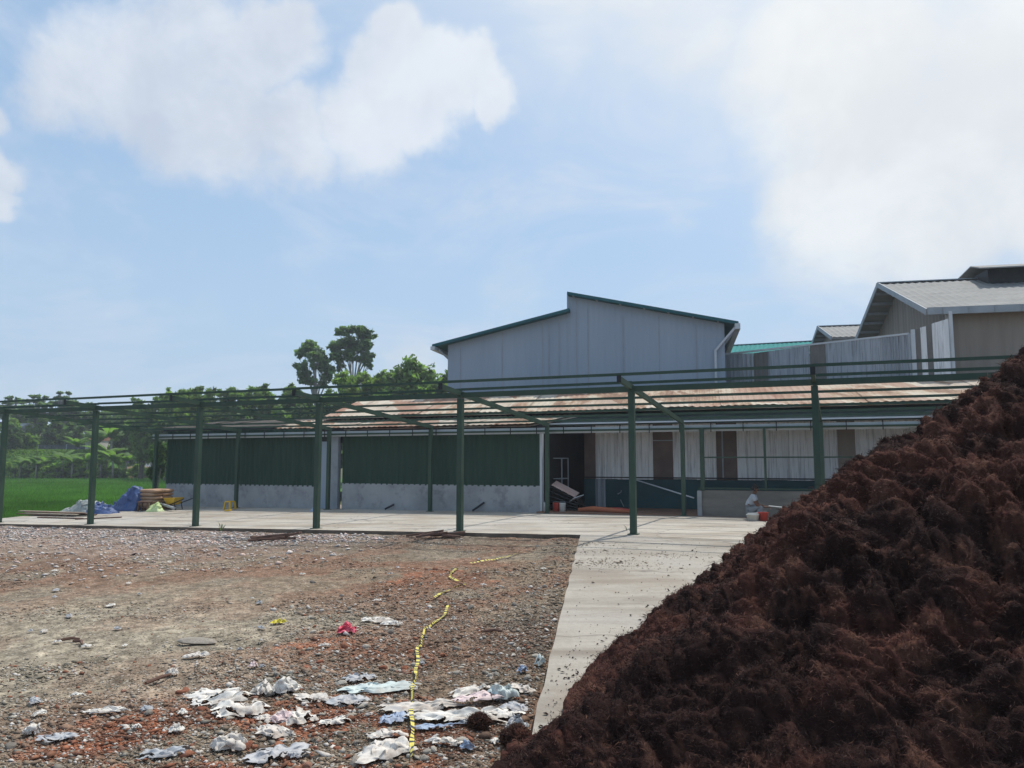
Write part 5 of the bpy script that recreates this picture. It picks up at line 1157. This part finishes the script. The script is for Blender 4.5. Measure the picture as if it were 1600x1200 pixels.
for i, (px, top, w, Y, pal, lab) in enumerate([(370, 636, 80, 88, 'dark', 'dark shady tree low behind the bamboo and the grey shed roof'), (310, 648, 70, 86, 'mid', 'low green tree behind the end roof of the shed'), (430, 640, 76, 84, 'mid', 'low green tree between bamboo and the start of the rusty roof'), (520, 622, 80, 78, 'dark', 'dark tree beneath the two tall trees'), (600, 612, 84, 74, 'dark', 'dark tree in front of the broad rounded tree above the rusty roof'), (665, 606, 60, 72, 'dark', 'dark bushy tree next to the pale warehouse wall'), (262, 655, 60, 90, 'dark', 'dark low tree behind the corner of the green shed'), (475, 628, 60, 80, 'dark', 'dark low tree under the shorter tall tree')]):
    round_tree(px, top, w, Y, pal, 60+i, lab, 3200, .32)
round_tree(250, 688, 34, 52, 'dark', 90, 'dark bushy tree close against the end of the green shed', 2200, .2, zbase=-.8)
round_tree(240, 668, 44, 100, 'mid', 91, 'rounded green tree beside the brown earth bank', 2600, .32)
# flat spreading crowns
def spread_tree(px, top, w, Y, seed, label, n=4600):
    rg = random.Random(seed); c = PX(px, top, Y); k = mpp(Y); cl = []
    for L in range(6):
        z = c[2]-L*7.0*k; ww = w*k*(.24+.16*L) if L < 3 else w*k*(.6-.07*(L-3))
        for j in range(3+L//2):
            a = rg.uniform(0, 6.28); q = rg.uniform(.1, .62); cl.append(((c[0]+math.cos(a)*ww*q, Y+math.sin(a)*ww*q, z+rg.uniform(-1.5, 1.5)*k), (ww*rg.uniform(.20, .34), ww*.28, 2.1*k)))
    limb_tree('spreading_tree', (c[0], Y, -.75), cl, .26, n, .34, 'blue', seed, label, 'tree', bark='palebark', up=1.0, fork=.8, shell=.3)
spread_tree(22, 622, 78, 132, 201, 'flat crowned spreading tree at the far end of the tree line beyond the paddy')
spread_tree(62, 620, 70, 128, 202, 'flat crowned spreading tree with dense rounded top beyond the paddy')
spread_tree(98, 615, 66, 130, 203, 'tallest flat crowned tree with layered branches beyond the paddy')
spread_tree(142, 632, 66, 134, 204, 'flat crowned tree behind the second visible post beyond the paddy')
spread_tree(182, 640, 60, 136, 205, 'lower flat crowned tree between the slate fence and the bamboo')
spread_tree(-20, 626, 70, 130, 206, 'flat crowned tree cut by the edge of view beyond the paddy')
for i, (px, top, w, Y, pal, lab) in enumerate([(20, 655, 66, 122, 'mid', 'rounded tree in front of the slate fence near the first visible post'), (26, 672, 40, 112, 'dark', 'dark round shrub tree in front of the slate fence'), (62, 652, 50, 126, 'mid', 'pale green tree behind the slate fence'), (88, 657, 56, 124, 'dark', 'dark dense tree behind the middle of the slate fence'), (118, 662, 46, 122, 'dark', 'dark tree behind the slate fence beside the hut'), (160, 650, 56, 126, 'dark', 'very dark tree between the hut and the grey house'), (200, 662, 50, 118, 'mid', 'green tree in front of the grey house'), (222, 640, 50, 116, 'mid', 'green tree at the start of the bamboo row'), (48, 680, 30, 113, 'mid', 'young upright tree at the end of the slate fence'), (-15, 660, 60, 120, 'dark', 'dark tree by the edge of view beyond the paddy'), (112, 640, 70, 140, 'dark', 'wide dark tree filling the gap behind the tallest flat crowned tree'), (168, 638, 70, 142, 'mid', 'wide pale tree behind the lower flat crowned tree'), (208, 634, 60, 130, 'mid', 'wide leafy tree behind the start of the bamboo row'), (45, 640, 70, 142, 'dark', 'wide dark tree behind the dense flat crowned tree')]):
    round_tree(px, top, w, Y, pal, 120+i, lab, 2600, .36)
# bananas
def banana(seed, h):
    rg = random.Random(seed); t = thing('banana_plant', 'x', 'banana plant', (0, 0, 0), 'banana plants at the paddy edge')
    m = MB(); m.tube([(0, 0, -.1), (.03, .02, h*.3), (.05, 0, h*.55)], [.17, .13, .08], 8); m.build('stem', M['palebark'], t, True)
    V, F, cc = [], [], []
    for i in range(10):
        a = i*2.4+rg.uniform(-.3, .3); L = h*rg.uniform(.50, .72); lift = rg.uniform(.35, 1.2); d = np.array([math.cos(a), math.sin(a), 0]); sd = np.array([-d[1], d[0], 0]); b0 = len(V); tone = rg.uniform(.75, 1.35)
        for k in range(9):
            f = k/8; p = np.array([.05, 0, h*.52])+d*L*f*(.55+.25*f)+UP*(L*lift*f*(1-.62*f)); w_ = .36*math.sin(math.pi*min(1, .08+f*.95))**.7*h/4.2
            for q in (-1, 0, 1): V.append(p+sd*q*w_-UP*abs(q)*w_*(.35+rg.uniform(-.1, .2))); cc.append(np.array((.13, .22, .06))*tone*(1.25 if q == 0 else 1))
        for k in range(8):
            for q in (0, 1): F.append((b0+k*3+q, b0+k*3+q+1, b0+k*3+q+4, b0+k*3+q+3))
    mesh_np('leaves', np.array(V), np.array(F), M['leaf'], t, col=np.array(cc)); bpy.data.objects['leaves'].name = 'foliage'; return t
BP = [banana(1, 4.4), banana(2, 3.8), banana(3, 5.0)]
BLs = [(30, 104, .8), (42, 107, 1.0), (56, 103, .75), (70, 106, .9), (88, 104, .7), (96, 106, 1.0), (112, 104, .95), (124, 107, 1.05), (136, 104, .9), (147, 106, 1.15), (156, 104, 1.0), (166, 107, 1.25), (176, 104, 1.1), (186, 106, 1.0), (196, 104, .95), (150, 112, 1.4), (120, 113, 1.3), (172, 113, 1.5)]
for i, (px, Y, sc) in enumerate(BLs):
    c = PX(px, 745, Y); zz = 1.2 if Y > 110 else -.75; b = BP[i % 3]; lab = f'broad leaved banana plant at the far paddy edge, number {i+1} counted from the open field side'
    nth = ['first', 'second', 'third', 'fourth', 'fifth', 'sixth', 'seventh', 'eighth', 'ninth', 'tenth', 'eleventh', 'twelfth', 'thirteenth', 'fourteenth', 'fifteenth']
    lab = f'broad leaved banana plant, {nth[i]} along the far edge of the paddy' if i < 15 else f'tall banana plant on the grassy bank, {nth[i-15]} behind the row at the paddy edge'
    if i < 3: b.location = (c[0], Y, zz); b.scale = (sc,)*3; b.rotation_euler[2] = i; b['label'] = lab
    else: dup(b, (c[0], Y, zz), i*1.3, sc, lab)
# low shrubs along the far bank
for i, px in enumerate(range(8, 236, 17)):
    Y = 103+(i*7 % 4); top = 722+(i*5 % 14)
    sh = round_tree(px, top, 24+(i % 3)*5, Y, ('bright', 'mid', 'lime', 'mid')[i % 4], 400+i, f'low leafy shrub, {nth[i]} of those lining the far edge of the paddy', 900, .24, None, 'shrub', 'shrub', 'shrubs lining the paddy', 6)
# bank, fence and far buildings
def mound(name, px0, px1, pyt, Y, d, mat, seed, z0=-.8):
    a = PX(px0, pyt, Y); b = PX(px1, pyt, Y); n, mq = 60, 24; u, v = np.meshgrid(np.linspace(0, 1, n), np.linspace(-1, 1, mq), indexing='ij'); u, v = u.ravel(), v.ravel()
    x = a[0]+(b[0]-a[0])*u; y = Y+v*d; h = (a[2]-z0)*np.clip(np.sin(np.pi*np.clip(u, .0, 1))*1.5, 0, 1)*np.clip(1.25*(1-v*v), 0, 1)
    P = np.stack([x, y, h*0], 1); h = h*(1+.16*fbm(P, .5, 4, seed)); return mesh_np(name, np.stack([x, y, z0+h], 1), grid_faces(n, mq), mat, smooth=True)
tag(mound('grassy_hill', -30, 215, 706, 113, 6, M['field'], 4), kind='structure')
tag(mound('earth_bank', 180, 285, 730, 108, 3, M['earth'], 6), kind='structure')
rg = np.random.default_rng(31); n = 9000; xa, xb = PX(-30, 706, 113)[0], PX(212, 706, 113)[0]; x = rg.uniform(xa, xb, n); y = rg.uniform(107, 116, n); u = (x-xa)/(xb-xa)
hh = (PX(0, 706, 113)[2]+.8)*np.clip(np.sin(np.pi*u)*1.5, 0, 1)*np.clip(1.25*(1-((y-113)/6)**2), 0, 1)-.8
V, F = leaves(np.stack([x, y, hh+.15], 1), .26, None, rg, -.2, .35)
tag(mesh_np('bank_grass', V, F, M['leaf'], col=np.repeat(np.array([.19, .30, .07])*rg.uniform(.6, 1.3, (n, 1)), 4, 0)), 'bright tall grass covering the bank beyond the paddy', 'grass', kind='stuff')
# rice blades
rg = np.random.default_rng(33); n = 90000; Yr = 1/(1/29.+(1/105.-1/29.)*rg.uniform(0, 1, n)); pxr = rg.uniform(-40, 300, n); x = (pxr-800)/1200*Yr; s_, t_ = ST(x, Yr); kp = (s_ > 23.95) & (t_ > -.3); x, Yr = x[kp], Yr[kp]; n = len(x)
h = rg.uniform(.14, .30, n); w_ = .006+.00022*Yr*rg.uniform(.8, 2, n); an = rg.uniform(0, 6.28, n); z = np.full(n, -.73)
d = np.stack([np.cos(an), np.sin(an), 0*an], 1); tip = np.stack([x+rg.normal(0, .06, n), Yr+rg.normal(0, .06, n), z+h], 1); b0 = np.stack([x, Yr, z], 1)
V = np.stack([b0-d*w_[:, None], b0+d*w_[:, None], tip], 1).reshape(-1, 3)
tag(mesh_np('rice', V, np.arange(3*n).reshape(-1, 3), M['leaf'], col=np.repeat(np.array([.095, .21, .045])*rg.uniform(.7, 1.35, (n, 1))*(1+.45*fbm(b0, .12, 4, 8)[:, None])*(1+.3*fbm(b0, .9, 2, 9)[:, None]), 3, 0)), 'bright green young rice growing across the paddy field', 'rice', kind='stuff')
f_ = thing('boundary_fence', 'long slate blue sheet fence behind the grassy bank', 'fence', (PX(60, 700, 118)[0], 118, 0))
for a, b, ya, yb in ((-60, 8, 696, 697), (8, 60, 696, 696), (60, 104, 695.5, 695), (104, 150, 695, 694)):
    P0, P1 = PX(a, ya, 118), PX(b, yb, 118); m = corr(np.array([P0[0], 118, 0]), np.array([1, 0, 0]), UP, P1[0]-P0[0]-.06, lambda x: P0[2], .3, .04); m.build('fence_panel', M['farfence'], f_)
    m = MB(); m.box((P1[0], 118.05, P1[2]/2), (.12, .12, P1[2]+.15)); m.build('fence_post', M['greymetal'], f_)
def house(px, pyt, pyb, w, Y, label, wall, roof):
    c = PX(px, pyb, Y); k = mpp(Y); W_ = w*k; zt = PX(px, pyt, Y)[2]; t = thing('house', label, 'house', (c[0], Y, 0)); ze = c[2]
    m = MB(); m.box((c[0], Y+3, (ze-.75)/2), (W_*.86, 6, ze+.75)); m.build('wall', wall, t)
    m = MB(); A_, B2 = c[0]-W_/2, c[0]+W_/2
    m.add([(A_, Y-.6, ze-.1), (B2, Y-.6, ze-.1), (B2, Y+6.6, ze-.1), (A_, Y+6.6, ze-.1), (A_+W_*.12, Y+3, zt), (B2-W_*.12, Y+3, zt)], [(0, 1, 5, 4), (2, 3, 4, 5), (1, 2, 5), (3, 0, 4), (3, 2, 1, 0)]); m.build('roof', roof, t)
    for i in (-.22, .22):
        m = MB(); m.box((c[0]+W_*i, Y-.02, ze-1.0), (W_*.16, .08, 1.1)); o = m.build('window', M['pale'], t)
house(141, 676, 687, 17, 116, 'small pale hut with brown roof above the slate fence', M['plaster'], M['tile'])
house(205, 648, 656, 46, 138, 'grey house with pale windows seen between dark trees', M['greymetal'], M['greyroof'])
house(18, 660, 668, 26, 126, 'small pale roofed house half hidden by trees near the first visible post', M['plaster'], M['trim'])

# ================================================================== HAZE
hm = bpy.data.materials.new('haze_air'); hm.use_nodes = True; hn = hm.node_tree; hn.nodes.clear()
ho = hn.nodes.new('ShaderNodeOutputMaterial'); hv = hn.nodes.new('ShaderNodeVolumePrincipled'); hv.inputs['Density'].default_value = .0008; hv.inputs['Color'].default_value = (.86, .92, 1, 1); hv.inputs['Anisotropy'].default_value = .2
hn.links.new(hv.outputs[0], ho.inputs['Volume'])
m = MB(); m.box((0, 60, 11.2), (420, 220, 27.8)); tag(m.build('haze', hm), kind='stuff')

# ================================================================== SKY, SUN, CAMERA
SUN_EL, SUN_AZ = R(62), R(38)                    # azimuth from +Y towards +X
sd = Vector((math.cos(SUN_EL)*math.sin(SUN_AZ), math.cos(SUN_EL)*math.cos(SUN_AZ), math.sin(SUN_EL)))
w = bpy.data.worlds.new('World'); S.world = w; w.use_nodes = True; nt = w.node_tree; NN, LL = nt.nodes, nt.links
bg = NN['Background']; 
sky = NN.new('ShaderNodeTexSky'); sky.sky_type = 'NISHITA'; sky.sun_disc = False; sky.sun_elevation = SUN_EL; sky.sun_rotation = SUN_AZ; sky.air_density = 1.0; sky.dust_density = 1.2; sky.ozone_density = 1.5; sky.altitude = 0
tc = NN.new('ShaderNodeTexCoord'); dirv = tc.outputs['Generated']
def mth(op, a, b=0.0, c=None, clamp=False):
    n = NN.new('ShaderNodeMath'); n.operation = op; n.use_clamp = clamp
    for i, x in enumerate((a, b) if c is None else (a, b, c)):
        if hasattr(x, 'is_linked'): LL.new(x, n.inputs[i])
        else: n.inputs[i].default_value = x
    return n.outputs[0]
def vmix(f, a, b):
    n = NN.new('ShaderNodeMix'); n.data_type = 'RGBA'
    for i, x in ((0, f), (6, a), (7, b)):
        if hasattr(x, 'is_linked'): LL.new(x, n.inputs[i])
        else: n.inputs[i].default_value = (*x, 1) if hasattr(x, '__len__') else x
    return n.outputs[2]
def nz(scale, detail=6, rough=.55, dist=0.0, off=(0, 0, 0), sc=(1, 1, 1)):
    mp = NN.new('ShaderNodeMapping'); LL.new(dirv, mp.inputs[0]); mp.inputs['Location'].default_value = off; mp.inputs['Scale'].default_value = sc
    n = NN.new('ShaderNodeTexNoise'); n.inputs['Scale'].default_value = scale; n.inputs['Detail'].default_value = detail; n.inputs['Roughness'].default_value = rough; n.inputs['Distortion'].default_value = dist
    LL.new(mp.outputs[0], n.inputs['Vector']); return n
def mapr(x, a, b, c=0.0, d=1.0):
    n = NN.new('ShaderNodeMapRange'); n.interpolation_type = 'SMOOTHSTEP'; LL.new(x, n.inputs[0])
    for i, q in enumerate((a, b, c, d)): n.inputs[1+i].default_value = q
    return n.outputs[0]
SKYK = 0.14
base = NN.new('ShaderNodeVectorMath'); base.operation = 'MULTIPLY'; LL.new(sky.outputs[0], base.inputs[0]); base.inputs[1].default_value = (1.0, 1.0, 1.0)
sep = NN.new('ShaderNodeSeparateXYZ'); LL.new(dirv, sep.inputs[0])
def blob(px, py, r, soft=1.0):
    d = ray(px, py); d = d/np.linalg.norm(d); n = NN.new('ShaderNodeVectorMath'); n.operation = 'DISTANCE'; LL.new(dwarp, n.inputs[0]); n.inputs[1].default_value = tuple(d)
    k = np.linalg.norm(ray(px, py)); return mapr(n.outputs['Value'], r/1200./k*1.35, r/1200./k*.25*soft)
w1 = nz(3.2, 7, .58); ad = NN.new('ShaderNodeVectorMath'); ad.operation = 'MULTIPLY_ADD'; LL.new(w1.outputs['Color'], ad.inputs[0]); ad.inputs[1].default_value = (.20, .20, .20)
sb = NN.new('ShaderNodeVectorMath'); sb.operation = 'SUBTRACT'; LL.new(dirv, sb.inputs[0]); sb.inputs[1].default_value = (.10, .10, .10); LL.new(sb.outputs[0], ad.inputs[2]); dwarp = ad.outputs[0]
def field(bl):
    f = None
    for b in bl:
        q = blob(*b[:3]);
        if len(b) > 3: q = mth('MULTIPLY', q, b[3])
        f = q if f is None else mth('MAXIMUM', f, q)
    return f
puff = field([(150, 95, 110, .8), (250, 110, 130, .85), (330, 190, 130, .85), (400, 80, 95), (455, 55, 70), (300, 60, 120, .8), (5, 225, 62), (0, 120, 50, .8), (15, 285, 45), (640, 70, 58), (610, 140, 85), (690, 140, 85), (745, 125, 62), (780, 165, 48), (560, 215, 90, .9), (450, 200, 80, .85), (470, 250, 70, .7), (660, 200, 70, .9)])
veil = field([(1420, 250, 240), (1560, 180, 300), (1330, 110, 200, .95), (1230, 70, 150, .8), (1480, 360, 130), (1270, 300, 95, .9), (1330, 350, 90, .9), (1060, 25, 130, .6), (900, 10, 110, .35), (1600, 330, 130), (1080, 210, 90, .3), (1040, 338, 40, .45), (640, 555, 70, .45), (150, 512, 70, .3), (40, 515, 90, .22), (330, 490, 60, .2), (790, 440, 80, .25)])
n2 = nz(6.0, 12, .70, .25); n3 = nz(3.4, 11, .68, .5, (3, 1, 2), (1, 1, 1.6))
mp_ = mapr(mth('ADD', puff, mth('MULTIPLY', mth('SUBTRACT', n2.outputs['Fac'], .5), 1.25)), .14, .72)
mv_ = mapr(mth('ADD', veil, mth('MULTIPLY', mth('SUBTRACT', n3.outputs['Fac'], .5), 1.15)), .08, .92)
cirr = mapr(nz(3.4, 8, .66, .8, (5, 2, 0), (1, 1, 2.2)).outputs['Fac'], .42, .74, 0, .62)
hz = mapr(sep.outputs['Z'], .42, -.02)
NN_bg = {}
blue = NN.new('ShaderNodeVectorMath'); blue.operation = 'MULTIPLY'; LL.new(base.outputs[0], blue.inputs[0]); blue.inputs[1].default_value = (SKYK*1.0, SKYK*1.0, SKYK*1.0)
skyc = vmix(mth('MULTIPLY', hz, .75), blue.outputs[0], (.50, .585, .70))
skyc = vmix(.60, skyc, (.38, .56, .77))
skyc = vmix(cirr, skyc, (.60, .68, .80))
tex = nz(5.5, 7, .6, .2, (2, 7, 1)).outputs['Fac']
pc1 = vmix(mapr(tex, .32, .70), (.58, .625, .71), (.80, .835, .88))
skyc = vmix(mth('MULTIPLY', mp_, .76), skyc, pc1)
vc1 = vmix(mapr(tex, .3, .7), (.66, .69, .73), (.84, .865, .87))
skyc = vmix(mth('MULTIPLY', mv_, .86), skyc, vc1)
dt_ = NN.new('ShaderNodeVectorMath'); dt_.operation = 'DOT_PRODUCT'; LL.new(dirv, dt_.inputs[0]); dt_.inputs[1].default_value = tuple(sd)
skyc = vmix(mth('MULTIPLY', mapr(dt_.outputs['Value'], .60, 1.0), .75), skyc, (.92, .93, .91))
LL.new(skyc, bg.inputs['Color']); bg.inputs['Strength'].default_value = 1.0
L = bpy.data.lights.new('sun', 'SUN'); L.energy = 3.2; L.angle = R(.6); L.color = (1, .95, .87)
lo = bpy.data.objects.new('sun', L); C.objects.link(lo); lo.rotation_euler = sd.to_track_quat('Z', 'Y').to_euler(); lo.location = (20, 20, 40)
cam = bpy.data.cameras.new('camera'); cam.sensor_fit = 'HORIZONTAL'; cam.sensor_width = 36; cam.lens = 36*FPX/1600; cam.clip_end = 4000; cam.clip_start = .05
co = bpy.data.objects.new('camera', cam); C.objects.link(co); co.location = (0, 0, CZ); co.rotation_euler = (R(90)+PIT, 0, 0); S.camera = co
S.view_settings.view_transform = 'Standard'; S.view_settings.look = 'None'; S.view_settings.exposure = .12; S.view_settings.gamma = 1
S.render.engine = 'CYCLES'; S.cycles.max_bounces = 6; S.cycles.use_denoising = True
